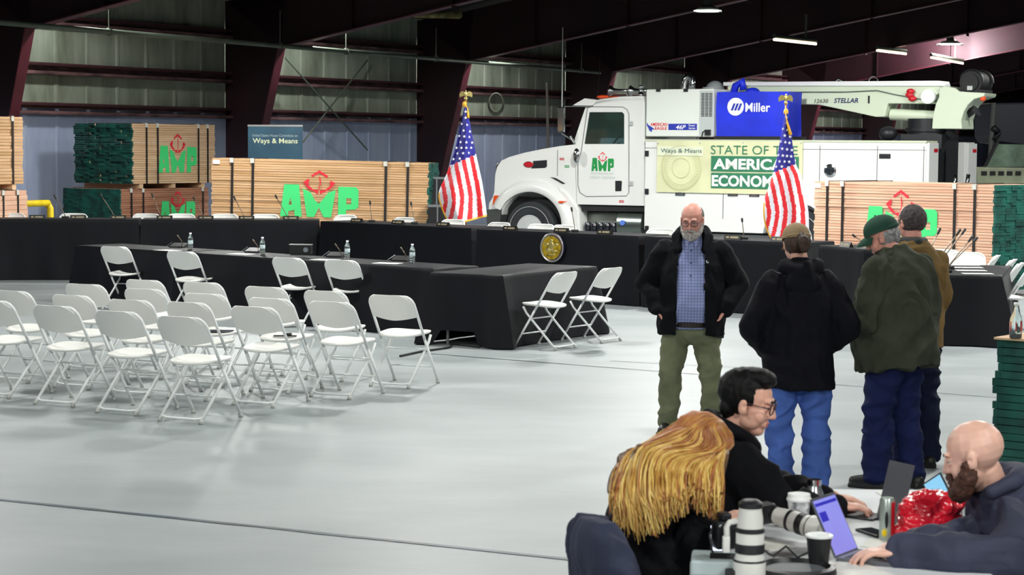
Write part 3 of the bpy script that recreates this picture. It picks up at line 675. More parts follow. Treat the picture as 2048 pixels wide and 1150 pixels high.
# --- front wheel
def wheel(u, v, dual=False, name='wheel'):
    Rm = Matrix.Rotation(PI/2, 3, 'X'); m = MB()
    m.lathe([(0.27, -0.10), (0.30, -0.125), (0.42, -0.14), (0.50, -0.13), (wr, -0.09), (wr, 0.09), (0.50, 0.13), (0.30, 0.12), (0.27, 0.1)], (u, v, wr), 48, Rm)
    w_ = part(name, m, tyre, smooth='auto')
    m = MB(); m.lathe([(0.285, 0.12), (0.29, 0.13), (0.27, 0.128), (0.25, 0.10), (0.20, 0.06), (0.15, 0.05), (0.13, 0.06), (0.12, 0.13), (0.02, 0.15)], (u, v, wr), 40, Rm); m.build('rim', mat('wheel_white', (216, 220, 222), 0.3, 0.2), w_, 'auto')
    for k in range(10): t = 2*PI*k/10; m = MB(); m.cyl((u+.16*math.cos(t), v-.05, wr+.16*math.sin(t)), (u+.16*math.cos(t), v-.085, wr+.16*math.sin(t)), 0.014, n=8); m.build('lug_nut', dkm, w_)
    m = MB(); 
    for r in (0.44,): m.tube([(u+r*math.cos(t), v-.141, wr+r*math.sin(t)) for t in [2*PI*k/40 for k in range(40)]], 0.006, 5, closed=True)
    m.build('tyre_ring', greyp, w_)
wheel(hub_u, 0.17); wheel(hub_u, TW-.17)
ru = 6.15
for v in (0.17, TW-.17): wheel(ru, v)
m = MB(); m.bb((hub_u-.62, CV+.16, 0.35), (hub_u+.62, CV+.2, 1.15)); part('wheel_well', m, blk)
# --- cab
cab = P_([(1148, 289), (1150, 275), (1171, 213), (1176, 206), (1200, 198.5), (1240, 193), (1286, 192), (1289, 205), (1290, 412), (1152, 409)], CV)
wn = P_([(1178, 225), (1182, 224.5), (1244, 224.5), (1248, 229), (1248, 288), (1168, 288)], CV)
u0 = min(p[0] for p in cab); u1 = max(p[0] for p in cab)
# near and far side panels with a window hole
from mathutils.geometry import tessellate_polygon
def holed(m, outer, inner, v0, v1):
    tri = tessellate_polygon([[Vector((u, z, 0)) for u, z in outer], [Vector((u, z, 0)) for u, z in inner]]); pts = outer+inner; n = len(pts)
    vs = [(u, v0, z) for u, z in pts]+[(u, v1, z) for u, z in pts]; fs = [tuple(t) for t in tri]+[tuple(i+n for i in t) for t in tri]
    for loop, o in ((outer, 0), (inner, len(outer))):
        for i in range(len(loop)): a = o+i; b = o+(i+1) % len(loop); fs.append((a, b, b+n, a+n))
    m.add(vs, fs)
for v0, v1 in ((CV, CV+.06), (TW-CV-.06, TW-CV)):
    m = MB(); holed(m, cab, wn, v0, v1); part('cab_side', m, white, bevel=0.01)
    m = MB(); m.prism(wn, fT(v0), 0.025, 0.032); part('side_window', m, glass)
def band(name, pts, mt_, t=0.05, v0=CV+.02, v1=TW-CV-.02):       # sheet following a profile across the cab
    m = MB()
    for (a, b) in zip(pts[:-1], pts[1:]):
        d = Vector((b[0]-a[0], b[1]-a[1])); n = Vector((-d.y, d.x)).normalized()*t
        m.prism([a, b, (b[0]+n.x, b[1]+n.y), (a[0]+n.x, a[1]+n.y)], fT(0), v0, v1)
    return part(name, m, mt_)
roof = [cab[2], cab[3], cab[4], cab[5], cab[6]]
m = MB(); rp = roof+[(p[0], p[1]-0.10) for p in roof[::-1]]; m.prism(rp, fT(CV), 0.0, TW-2*CV); part('cab_roof', m, white, bevel=0.05, seg=3, smooth='auto')
m = MB(); bk = TS(1286, 300, CV)[0]; m.bb((bk-.06, CV+.05, cab[8][1]), (bk, TW-CV-.05, cab[6][1]-.08)); part('cab_back', m, white)
band('windscreen', [cab[1], cab[2]], glass, 0.02); band('dash_panel', [cab[9], cab[0]], white)
m = MB(); m.bb((cab[0][0], CV+.06, cab[9][1]), (bk, TW-CV-.06, cab[9][1]+.1)); part('cab_floor', m, dkm)
m = MB(); m.prism([cab[0], (cab[0][0]+.5, cab[0][1]-.05), (cab[0][0]+.5, cab[0][1]-.5), (cab[0][0], cab[0][1]-.5)], fT(0), CV+.07, TW-CV-.07); part('dashboard', m, dkm, bevel=.04)
sw = TS(1210, 282, CV); m = MB(); Rw = Matrix.Rotation(math.radians(35), 3, 'Y'); m.tube([Vector((sw[0], CV+.55, sw[1]-.04))+Rw @ Vector((0, .22*math.cos(t), .22*math.sin(t))) for t in [2*PI*k/28 for k in range(28)]], .018, 8, closed=True); m.cyl((sw[0], CV+.55, sw[1]-.04), (sw[0]-.3, CV+.55, sw[1]-.3), .03); part('steering_wheel', m, blk, smooth=True)
m = MB(); m.bb((bk-.75, CV+.3, cab[9][1]+.1), (bk-.2, CV+.85, cab[9][1]+.6)); m.bb((bk-.28, CV+.3, cab[9][1]+.5), (bk-.12, CV+.85, wn[3][1]-.15)); part('driver_seat', m, mat('seat_brown', (70, 60, 44), 0.8), bevel=.05)
# door: outline groove, hinges, handle
dl_ = P_([(1163, 300), (1175, 216), (1182, 213.5), (1246, 214), (1254, 219), (1258, 228), (1258, 385), (1253, 392), (1172, 393), (1160, 385), (1156, 370), (1156, 330)], CV)
m = MB(); m.tube([(u, CV-.002, z) for u, z in dl_], 0.008, 5, closed=True); part('door_seam', m, line_m)
for py in (247, 367): u, z = TS(1262, py, CV); m = MB(); m.bb((u-.03, CV-.03, z-.04), (u+.05, CV, z+.04)); part('door_hinge', m, greyp, bevel=.01)
m = MB(); m.prism(P_([(1231, 361.5), (1243, 361.5), (1244, 364), (1243, 382), (1231, 382.5)], CV), fT(CV), -.012, 0); part('door_handle', m, dkm, bevel=.004)
# visor, markers, horns
m = MB(); m.prism(P_([(1145, 211), (1170, 196.5), (1196, 200), (1183, 213), (1165, 212)], CV), fT(CV), -.02, 2.2); part('sun_visor', m, white, bevel=.01)
for i in range(5): u, z = TS(1192, 192, CV); m = MB(); m.ell((u+.02, CV+.22+i*.44, z-.01), (.13, .05, .035)); part('roof_marker', m, orange, smooth=True)
for px in (1207, 1248):
    u, z = TS(px, 178, CV); m = MB(); v = CV+.45
    m.lathe([(0.0, 0.0), (0.03, 0.0), (0.035, .25), (.05, .33), (.095, .40), (.10, .405), (.085, .40), (.03, .30), (0.001, .3)], (u+.30, v, z-.02), 18, Matrix.Rotation(-PI/2, 3, 'Y')); m.cyl((u+.3, v, z-.02), (u+.72, v, z-.02), .022); m.cyl((u+.25, v, z-.02), (u+.25, v, z-.14), .018); part('air_horn', m, chrome, smooth=True)
m = MB(); u, z = TS(1266, 190, CV); m.lathe([(.06, 0), (.05, .05), (.03, .08), (.03, .14), (.045, .16), (.04, .2), (.001, .2)], (u, CV+.3, z-.02), 14); part('roof_beacon', m, chrome, smooth=True)
# mirror and antenna
m = MB(); u, z = TS(1120, 214, -.1); u2, z2 = TS(1122, 264, -.1); m.bb((u-.02, -.16, z2), (u+.12, -.10, z)); part('mirror', m, chrome, bevel=.02)
m = MB(); ua, za = TS(1175, 212, -.1); m.tube([(ua, CV, za), (u+.05, -.13, za+.0), (u+.05, -.13, z)], .013, 6); ub, zb = TS(1148, 282, CV); m.tube([(ub, CV, zb), (u+.05, -.13, z2-.02), (u+.05, -.13, z2)], .013, 6); part('mirror_bracket', m, chrome); m = MB(); m.tube([(ub+.02, CV, zb-.05), (ub, -.02, zb+.1)], .02, 6); part('spot_mirror_arm', m, chrome)
m = MB(); u3, z3 = TS(1145, 305, -.05); m.ell((u3+.07, -.02, z3-.06), (.07, .05, .14)); part('spot_mirror', m, chrome, smooth=True)
m = MB(); ut, zt_ = TS(1122, 55, -.1); m.cyl((u+.06, -.13, z), (u+.06, -.13, zt_), .012, .007, 6); part('antenna', m, greyp)
m = MB(); ut, zt_ = TS(1201, 100, 2.2); uu, zz = TS(1196, 165, 2.2); m.cyl((uu, 2.2, zz-.3), (ut, 2.2, zt_), .006, .004, 6); part('antenna', m, blk)
# door logo and small print
m = MB(); a = TS(1183, 342, CV); b = TS(1228, 316, CV); wd = b[0]-a[0]; stencil(m, lambda u, z, d: Vector((u, CV-d, z)), a[0], a[1], wd, (b[1]-a[1])*1.45, .0, .004); part('door_logo', m, [mat('decal_green', (24, 150, 72), 0.4), rmark])
m = MB(); fl = lambda u, z: Vector((u, CV-.003, z))
for y0, y1, t, xa, xb in ((349, 345.5, 'POWERING BY', 1182, 1228), (357, 353.5, 'GREAT LESSONS', 1180, 1230)): a = TS(xa, y0, CV); b = TS(xb, y1, CV); put_text(m, t, fl, a[0], a[1], b[0], b[1])
part('door_lettering', m, mat('decal_pale', (170, 190, 186), 0.5))
for px, py, c in ((1124, 318, redm), (1134, 333, mat('decal_green', (24, 150, 72), .4)), (1243, 403, redm)):
    m = MB(); u, z = TS(px, py, CV); 
    for k in range(2): m.bb((u-.05, CV-.004, z-.02+k*.025), (u+.05, CV-.001, z-.005+k*.025))
    part('small_sticker', m, c)
# --- chassis, steps, tank, glad hands
m = MB(); fr = TS(1160, 430, .6)[1]; m.bb((.9, .75, .55), (8.3, .85, .85)); m.bb((.9, TW-.85, .55), (8.3, TW-.75, .85)); part('chassis_rail', m, dkm)
m = MB(); m.prism(P_([(1160, 411), (1290, 414), (1290, 424), (1160, 422)], CV), fT(CV), .05, .5); part('sill', m, blk)
a = TS(1166, 438, CV); b = TS(1216, 462, CV)
for k in range(5): m = MB(); u = a[0]+.06+k*.135; m.lathe([(.001, 0), (.055, .0), (.07, .04), (.07, .10), (.05, .15), (.001, .15)], (u, CV+.08, b[1]+.0), 16); m.cyl((u, CV+.08, b[1]-.35), (u, CV+.08, b[1]+.02), .06); part('filter_canister', m, mat('canister_black', (20, 24, 34), .15, coat=.8), smooth='auto')
m = MB(); m.prism(P_([(1168, 424), (1246, 424), (1243, 470), (1222, 475), (1168, 470)], CV+.35), fT(CV+.35), 0, .6); part('engine_block', m, mat('alu_paint', (176, 182, 176), .35, .4), bevel=.04)
m = MB(); u, z = TS(1262, 446, CV); m.cyl((u-.32, CV+.36, z-.05), (u+.18, CV+.36, z-.05), .33, n=36); part('fuel_tank', m, mat('tank_metal', (128, 138, 132), .25, .8), smooth='auto')
m = MB(); m.bb((u-.3, CV-.01, z-.30), (u-.02, CV+.1, z-.22)); part('fuel_step', m, greyp)
m = MB(); m.cyl((u-.18, CV+.02, z), (u-.18, CV-.01, z), .05, n=20); part('tank_sticker', m, mat('sticker_blue', (90, 130, 220), .5))
# --- service body near side and far side
SB0 = TS(1290, 300, 0)[0]; SB1 = TS(1852, 300, 0)[0]; zt1 = 2.225; zb1 = 0.72
def body_side(v0, v1):
    m = MB(); ar = [(ru-.62*math.cos(t), .55+.62*math.sin(t)) for t in [k*PI/14 for k in range(15)]]
    poly = [(SB0, zb1-.1), (SB0, zt1), (SB1, zt1), (SB1, zb1-.1), (ru+.62, zb1-.1)]+ar[::-1][1:-1]+[(ru-.62, zb1-.1)]
    m.prism(poly, fT(0), v0, v1); return part('tool_body', m, white, bevel=.012)
body_side(0.0, .5); body_side(TW-.5, TW)
m = MB(); m.bb((SB0, .5, .86), (SB1, TW-.5, .95)); part('bed_floor', m, dkm)
m = MB(); m.bb((SB0, -.012, zt1-.02), (SB1+.01, .52, zt1+.015)); part('top_rail', m, mat('rail_trim', (196, 204, 180), .4))
m = MB()
for x in (1448, 1640, 1755, 1848): u = TS(x, 300, 0)[0]; m.box((u, -.003, 1.5), (.012, .006, 1.3))
m.box(((SB0+SB1)/2, -.003, zt1-.14), (SB1-SB0, .006, .010)); part('door_gaps', m, line_m)
for x, y in ((1294, 307), (1294, 383), (1294, 457), (1592, 309)): u, z = TS(x, y, 0); m = MB(); m.bb((u-.035, -.03, z-.05), (u+.04, 0, z+.05)); part('body_hinge', m, dkm, bevel=.01)
for x, y in ((1361, 388), (1466, 389), (1509, 390), (1770, 313)): u, z = TS(x, y, 0); m = MB(); m.bb((u-.1, -.018, z-.035), (u+.1, 0, z+.045)); m.bb((u-.06, -.026, z-.01), (u+.06, -.01, z+.03)); part('latch_plate', m, chrome if x != 1770 else dkm, bevel=.008)
m = MB(); u, z = TS(1661, 341, 0); m.lathe([(.001, 0.0), (.11, 0), (.11, .02), (.08, .03), (.075, .015), (.001, .015)], (u, -.0, z), 20, Matrix.Rotation(PI/2, 3, 'X')); m.box((u, -.035, z), (.03, .02, .14)); m.box((u, -.035, z), (.14, .02, .03)); part('tool_door_latch', m, chrome, smooth='auto')
# rear: bumper, tail lights, ladder rails, crane post
m = MB(); m.bb((SB1-.02, 0, .5), (SB1+.3, TW, .72)); part('rear_bumper', m, dkm)
for v in (.02, TW-.47): 
    m = MB(); m.bb((SB1, v, 1.35), (SB1+.05, v+.45, zt1-.02)); part('rear_panel', m, white, bevel=.01)
    m = MB(); m.bb((SB1, v, .95), (SB1+.05, v+.45, 1.33)); tl = part('tail_light_box', m, dkm)
    for k in range(2): m = MB(); m.cyl((SB1+.05, v+.13+k*.18, 1.14), (SB1+.075, v+.13+k*.18, 1.14), .07, n=16); m.build('tail_light', redm, tl)
    m = MB(); m.bb((SB1+.05, v+.22, 2.05), (SB1+.056, v+.40, 2.11)); part('reflector', m, redm)
m = MB(); m.bb((SB1, .95, 0.85), (SB1+.02, TW-.95, 2.1)); part('crane_pedestal', m, dkm)
m = MB(); m.bb((SB1-.75, .8, .9), (SB1-.02, TW-.8, 2.35)); m.cyl((SB1-.40, TW/2, 2.3), (SB1-.40, TW/2, 2.62), .36, n=32); m.cyl((SB1-.40, TW/2, 2.4), (SB1-.40, TW/2, 2.46), .40, n=32); part('crane_base', m, dkm, smooth='auto')
m = MB(); m.ell((SB1-1.0, TW/2-.35, 2.36), (.16, .14, .13)); part('slew_motor', m, dkm, smooth=True); m = MB(); m.ell((SB1+.0, TW/2-.1, 2.42), (.1, .12, .15)); part('slew_motor', m, dkm, smooth=True)
for v in (.9, TW-.9):
    m = MB(); m.tube([(SB1+.06, v, .9), (SB1+.10, v, 1.3), (SB1+.2, v-.05, 1.5), (SB1+.22, v-.05, 1.68)], .035, 8); part('outrigger_handle', m, chrome, smooth=True)
m = MB(); m.cyl((SB1+.1, .85, 1.52), (SB1+.1, TW-.85, 1.52), .02, n=8); part('cross_bar', m, chrome)
# --- generator box
GV = 0.02; ga = TS(1291, 273, GV); gb = TS(1427, 177.5, GV)
m = MB(); m.bb((ga[0], GV, ga[1]), (gb[0], GV+1.15, gb[1])); gen = part('compressor_cabinet', m, mat('cabinet_white', (226, 232, 226), .35), bevel=.02)
dm = TS(1399, 230, GV)[0]
m = MB(); m.bb((dm, GV-.008, ga[1]+.02), (gb[0]-.005, GV, gb[1]-.03)); m.build('vent_panel', mat('panel_grey', (188, 196, 196), .4), gen)
m = MB(); va = TS(1402, 233, GV); vb = TS(1426, 185, GV)
for i in range(3):
    for k in range(16):
        u0_ = va[0]+(vb[0]-va[0])*(i/3+.03); z0_ = va[1]+(vb[1]-va[1])*k/16; m.bb((u0_, GV-.012, z0_), (u0_+(vb[0]-va[0])*.27, GV-.006, z0_+(vb[1]-va[1])/16*.55))
m.build('vent_slots', dkm, gen)
m = MB(); u, z = TS(1417, 265, GV); m.bb((u-.05, GV-.05, z-.05), (u+.05, GV, z+.05)); m.build('outlet_box', dkm, gen)
m = MB(); m.tube([(u-.12, GV-.02, z-.09), (u-.10, GV-.04, z-.0), (u-.05, GV-.05, z+.03)], .01, 6); m.build('power_cord', blk, gen)
for x in (1317, 1372): u, z = TS(x, 180, GV); m = MB(); m.bb((u-.04, GV-.02, z-.03), (u+.04, GV, z+.02)); m.build('lid_latch', dkm, gen)
fg = lambda u, z: Vector((u, GV-.006, z)); fg2 = lambda u, z: Vector((u, GV-.010, z))
m = MB(); a = TS(1337, 260, GV); b = TS(1394, 247.5, GV); m.bb((a[0], GV-.006, a[1]), (b[0], GV-.001, b[1])); m.build('blue_stripe', bluem, gen)
m = MB(); a = TS(1352, 258.5, GV); b = TS(1372, 250, GV); put_text(m, '46P', fg2, a[0], a[1], b[0], b[1], bold=.02, shear=.25)
for t, y0, y1 in (('Power', 252.8, 249), ('Series', 258.2, 254.4)): a = TS(1378, y0, GV); b = TS(1391, y1, GV); put_text(m, t, fg2, a[0], a[1], b[0], b[1], bold=.015)
m.build('stripe_lettering', mat('decal_white', (240, 242, 244), .4), gen)
m = MB()
for t, x0, x1, y0, y1 in (('AMERICAN', 1301, 1335, 252, 245.5), ('EAGLE', 1310, 1334, 259.5, 253.5)): a = TS(x0, y0, GV); b = TS(x1, y1, GV); put_text(m, t, fg, a[0], a[1], b[0], b[1], bold=.02)
m.build('red_lettering', rmark, gen)
m = MB(); m.prism(P_([(1294, 245), (1297, 250), (1302, 253), (1306, 256), (1310, 259), (1304, 259), (1304, 264), (1299, 261), (1297, 256), (1294, 251)], GV), fT(GV), -.006, 0); m.build('bird_emblem', bluem, gen)
# --- blue covered welder
WV = 0.05; a = TS(1430, 276, WV); b = TS(1580, 183, WV)
m = MB(); nx, nz = 14, 9; u_0, u_1, z_0, z_1, v_0, v_1 = a[0]+.02, b[0]-.02, a[1]-.04, b[1], WV, WV+.55
def wob(p, s=.018): p = Vector(p); return p+Vector((noise.noise(p*2.1), noise.noise(p*2.1+Vector((5, 0, 0))), noise.noise(p*2.1+Vector((0, 7, 0)))))*s
def gridface(m, p0, pu, pv, nu, nv):
    vs = [wob(Vector(p0)+Vector(pu)*i/nu+Vector(pv)*j/nv) for j in range(nv+1) for i in range(nu+1)]
    m.add(vs, [(j*(nu+1)+i, j*(nu+1)+i+1, (j+1)*(nu+1)+i+1, (j+1)*(nu+1)+i) for j in range(nv) for i in range(nu)])
U_, V_, Z_ = (u_1-u_0, 0, 0), (0, v_1-v_0, 0), (0, 0, z_1-z_0)
gridface(m, (u_0, v_0, z_0), U_, Z_, nx, nz); gridface(m, (u_0, v_1, z_0), U_, Z_, nx, nz); gridface(m, (u_0, v_0, z_0), V_, Z_, 10, nz); gridface(m, (u_1, v_0, z_0), V_, Z_, 10, nz); gridface(m, (u_0, v_0, z_1), U_, V_, nx, 10)
wel = part('welder_cover', m, mat('cover_blue', (22, 46, 214), .55, var=.12, vscale=2), smooth='auto'); bpy.context.view_layer.update()
m = MB(); fw = lambda u, z: Vector((u, WV-.03, z)); cc = TS(1472, 213.5, WV); rr = .155
m.prism([(cc[0]+rr*math.cos(t), cc[1]+rr*math.sin(t)) for t in [2*PI*k/36 for k in range(36)]], fT(WV), -.024, .0, 0)
for k in range(3): x = 1463+k*6.5; m.prism(P_([(x, 221), (x+4, 221), (x+9.5, 207), (x+5.5, 207)], WV), fT(WV), -.030, -.024, 1)
m.build('round_emblem', [mat('decal_white', (240, 242, 244), .4), bluem], wel)
m = MB(); a = TS(1492, 224, WV); b = TS(1542, 205.5, WV); put_text(m, 'Miller', fw, a[0], a[1], b[0], b[1], bold=.018); m.build('cover_lettering', mat('decal_white', (240, 242, 244), .4), wel)
m = MB(); a = TS(1428, 279, 0); b = TS(1585, 273, 0); m.bb((a[0], .02, a[1]), (b[0], .6, b[1])); part('skid_plate', m, blk)
m = MB(); a = TS(1466, 186, .5); m.tube([wob((a[0]+.0, .5, z_1-.05), .0), (a[0]+.05, .5, z_1+.12), (a[0]+.18, .5, z_1+.2), (a[0]+.2, .5, z_1+.05)], .07, 8); m.ell((a[0]+.38, .5, z_1), (.13, .15, .09)); part('cover_strap', m, mat('cover_blue', (22, 46, 214)), smooth=True)
# exhaust and air cleaner
m = MB(); a = TS(1368, 176, .75); m.tube([(a[0], .75, a[1]-.4), (a[0], .75, a[1]+.05), (a[0]+.03, .75, a[1]+.16), (a[0]+.10, .75, a[1]+.21), (a[0]+.17, .75, a[1]+.17), (a[0]+.16, .75, a[1]+.04), (a[0]+.15, .75, a[1]-.05)], .062, 14); part('exhaust_stack', m, chrome, smooth=True)
m = MB(); a = TS(1425, 178, .9); m.cyl((a[0], .9, a[1]-.03), (a[0], .9, a[1]+.03), .18, n=30); m.ell((a[0], 1.0, a[1]-.02), (.17, .17, .17)); part('air_cleaner_dome', m, mat('dome_grey', (150, 156, 160), .4), smooth='auto')
m = MB(); m.cyl((SB0+.1, .95, 3.02), (TS(1466, 170, .95)[0], .95, 3.1), .02); part('boom_rest', m, white)
# --- crane
BV = 0.92
cream = mat('crane_cream', (206, 218, 196), .35, coat=.3); creamw = mat('crane_top', (236, 238, 240), .35)
boom = P_([(1470, 172), (1886, 176), (1886, 186), (1858, 192), (1868, 204), (1780, 208), (1766, 232), (1750, 234), (1636, 208), (1470, 206)], BV)
m = MB(); m.prism(P_([(1455, 166), (1875, 168), (1880, 176), (1880, 186), (1855, 200), (1873, 207), (1776, 207), (1770, 233), (1752, 234), (1636, 209), (1455, 206)], BV), fT(BV), 0, .5); bm_ = part('crane_boom', m, cream, bevel=.012)
m = MB(); a = TS(1455, 169, BV-.02); b = TS(1877, 163.5, BV-.02); m.prism(P_([(1448, 164.5), (1877, 161.5), (1880, 172), (1448, 171.5)], BV), fT(BV), -.03, .53); m.build('boom_top_beam', creamw, bm_)
m = MB(); fb = lambda u, z: Vector((u, BV-.008, z)); a = TS(1629, 206, BV); b = TS(1657, 198, BV); put_text(m, '12630', fb, a[0], a[1], b[0], b[1], shear=.2, bold=.01); m.build('boom_number', mat('decal_dark', (70, 62, 60), .5), bm_)
m = MB(); a = TS(1668, 206, BV); b = TS(1717, 196, BV); put_text(m, 'STELLAR', fb, a[0], a[1], b[0], b[1], bold=.02, shear=.2); m.build('boom_lettering', navy, bm_)
m = MB(); m.tube([(TS(x, y, BV)[0], BV-.02, TS(x, y, BV)[1]) for x, y in ((1480, 184), (1580, 184), (1690, 184), (1755, 181), (1790, 189), (1845, 199))], .009, 6); m.build('boom_hose', mat('hose_grey', (90, 100, 96), .6), bm_)
m = MB(); u, z = TS(1858, 193, BV); m.cyl((u, BV-.06, z), (u, BV, z), .125, n=32); m.build('boom_reel', mat('reel_white', (228, 234, 232), .4), bm_, 'auto')
m = MB(); u, z = TS(1825, 189, BV); 
for k in range(3): m.ell((u+random.uniform(-.05, .05), BV-.05, z+.05-k*.06), (.075, .04, .05))
m.build('red_ribbon', redm, bm_, True)
m = MB(); u, z = TS(1738, 199, BV); m.box((u, BV-.008, z), (.03, .012, .13)); m.build('angle_indicator', dkm, bm_)
m = MB(); u, z = TS(1738, 164, BV)
m.tube([(u+.085*math.cos(t), BV+.2, z+.02+.085*math.sin(t)) for t in [2*PI*k/18 for k in range(18)]], .014, 6, closed=True); u, z = TS(1668, 163, BV); m.tube([(u-.1, BV+.2, z-.02), (u, BV+.2, z+.05), (u+.12, BV+.2, z)], .02, 6); m.build('hose_guide', chrome, bm_)
m = MB(); a = TS(1777, 226, BV+.1); b = TS(1868, 231, BV+.1); m.cyl((a[0], BV+.22, a[1]-.02), (b[0], BV+.22, b[1]-.02), .10, n=28); m.cyl((a[0]-.12, BV+.22, a[1]-.02), (a[0], BV+.22, a[1]-.02), .05, n=16); part('lift_cylinder', m, cream, smooth='auto')
m = MB(); m.prism(P_([(1880, 176), (1892, 172), (1912, 176), (1922, 183), (1972, 186), (1970, 193), (1950, 199), (1938, 210), (1930, 224), (1925, 240), (1926, 258), (1866, 258), (1868, 232), (1874, 207), (1880, 195)], BV), fT(BV), -.06, .56); part('crane_turret', m, cream, bevel=.015)
m = MB(); u, z = TS(1943, 165, BV); m.cyl((u, BV-.05, z), (u, BV+.55, z), .19, n=30); m.cyl((u, BV-.09, z), (u, BV-.05, z), .14, n=24); m.bb((u-.24, BV-.04, z-.2), (u+.2, BV+.5, z-.12)); wc = part('winch', m, blk, smooth='auto')
m = MB(); m.tube([(u+.21*math.cos(t), BV-.02, z+.21*math.sin(t)) for t in [k*PI/14 for k in range(13)]], .018, 6); m.tube([(u+.21*math.cos(t), BV+.5, z+.21*math.sin(t)) for t in [k*PI/14 for k in range(13)]], .018, 6); m.build('winch_guard', dkm, wc)
m = MB(); m.bb((u-.04, BV-.10, z-.13), (u+.05, BV-.09, z-.06)); m.build('winch_label', greyp, wc)
m = MB(); u, z = TS(1966, 197, BV); m.ell((u, BV, z), (.05, .05, .05)); part('crane_beacon', m, orange, smooth=True)
for k in range(4): m = MB(); a = TS(1930+k*1, 222+k*4, BV); m.tube([(a[0], BV+.1, a[1]), (a[0]+.12, BV+.1, a[1]+.08), (a[0]+.2, BV+.1, a[1]+.02)], .018, 6); part('hydraulic_hose', m, dkm, smooth=True)
# --- banner on the truck side (hangs from the tool body: a thing of its own)
BN = thing('banner', 'pale green banner with a faint seal and dark green words on the truck side', 'banner', tuple(TP), TA)
a = TS(1313, 384, -.03); b = TS(1606, 283, -.03)
m = MB(); K = 40; vs = []; fs = []
for j in range(9):
    for i in range(K+1): u = a[0]+(b[0]-a[0])*i/K; z = a[1]+(b[1]-a[1])*j/8; vs.append((u, -.034+.005*noise.noise(Vector((u*2, z*2, 0))), z))
for j in range(8):
    for i in range(K): q = j*(K+1)+i; fs.append((q, q+1, q+K+2, q+K+1))
n0 = len(vs); m.add(vs, fs); m.add([(x, y+.004, z) for x, y, z in vs], fs); m.build('banner_sheet', mat('banner_pale', (222, 224, 182), .6, var=.05, vscale=2), BN)
grn = mat('banner_green', (46, 122, 90), .6); ltg = mat('banner_white', (240, 244, 236), .6); seal = mat('banner_seal', (196, 198, 150), .6); fd = lambda u, z: Vector((u, -.046, z)); fe = lambda u, z: Vector((u, -.052, z))
m = MB(); c_, d_ = TS(1362, 336, -.04); 
for rad, th in ((.40, .012), (.37, .006), (.30, .006), (.18, .010)):
    ring = [(c_+rad*math.cos(t), d_+rad*math.sin(t)*1.0) for t in [2*PI*k/48 for k in range(48)]]; ri = [(c_+(rad-th)*math.cos(t), d_+(rad-th)*math.sin(t)) for t in [2*PI*k/48 for k in range(48)]]
    m.add([fd(*p) for p in ring]+[fd(*p) for p in ri], [(k, (k+1) % 48, 48+(k+1) % 48, 48+k) for k in range(48)])
for k in range(40): t = 2*PI*k/40; m.prism([(c_+.33*math.cos(t)+dx, d_+.33*math.sin(t)+dz) for dx, dz in ((-.008, -.012), (.008, -.012), (.008, .012), (-.008, .012))], lambda u, z, d: Vector((u, -.046+d, z)), 0, .002)
m.build('faint_seal', seal, BN)
m = MB(); p = TS(1315, 311, -.04); q = TS(1407, 293, -.04); m.add([fd(p[0], p[1]), fd(q[0], p[1]), fd(q[0], q[1]), fd(p[0], q[1])], [(0, 1, 2, 3)]); m.build('title_strip', mat('banner_strip', (226, 232, 206), .6), BN)
m = MB(); p = TS(1322, 308, -.04); q = TS(1404, 297.5, -.04); put_text(m, 'Ways & Means', fe, p[0], p[1], q[0], q[1]); m.build('title_lettering', mat('ink_teal', (52, 92, 96), .6), BN)
m = MB(); p = TS(1422, 308, -.04); q = TS(1596, 292, -.04); put_text(m, 'STATE OF THE', fe, p[0], p[1], q[0], q[1], bold=-.005); m.build('upper_lettering', grn, BN)
m = MB()
for x0, y0, x1, y1 in ((1422, 342.5, 1598, 313.5), (1422, 376, 1572, 347.5)): p = TS(x0, y0, -.04); q = TS(x1, y1, -.04); m.add([fd(p[0], p[1]), fd(q[0], p[1]), fd(q[0], q[1]), fd(p[0], q[1])], [(0, 1, 2, 3)])
m.build('green_bars', grn, BN)
m = MB()
for t, x0, y0, x1, y1 in (('AMERICAN', 1427, 338.5, 1592, 318.5), ('ECONOMY', 1424, 372.5, 1566, 352)): p = TS(x0, y0, -.04); q = TS(x1, y1, -.04); put_text(m, t, fe, p[0], p[1], q[0], q[1], bold=.035)
m.build('bar_lettering', ltg, BN)
m = MB()
for x, y in ((1316, 287), (1400, 286), (1486, 285.5), (1602, 286)): p = TS(x, y, -.04); m.cyl((p[0], -.05, p[1]), (p[0], -.03, p[1]), .012, n=10)
m.build('grommets', greyp, BN)
# ---------------------------------------------------------------- people
V = Vector
skin_a = mat('skin_fair', (224, 172, 152), 0.5, var=0.08, vscale=14, spec=0.4); skin_r = mat('skin_ruddy', (222, 158, 142), 0.5, var=0.1, vscale=12, spec=0.4); skin_b = mat('skin_pale', (228, 180, 162), 0.42, var=0.07, vscale=12, spec=0.5)
lip_m = mat('lips', (176, 92, 88), 0.45); eye_w = mat('eye_white', (186, 172, 164), 0.2); iris = mat('eye_iris', (44, 34, 28), 0.15)
black_j = mat('jacket_black', (11, 12, 17), 0.85, bump=0.3, bscale=30, spec=0.15); shoe_m = mat('shoe_dark', (26, 24, 24), 0.5)
def cloth_mat(n, c, **k): return mat(n, c, 0.88, var=0.14, vscale=6, bump=0.25, bscale=60, spec=0.2, **k)
def basis(y, z):                      # columns x, y, z with y forward kept, z roughly up
    y = V(y).normalized(); z = V(z); z = (z-y*z.dot(y)).normalized(); x = y.cross(z); return Matrix((x, y, z)).transposed()
def spineR(t, r):
    z = V(t).normalized(); x = V(r); x = (x-z*x.dot(z)).normalized(); y = z.cross(x); return Matrix((x, y, z)).transposed()
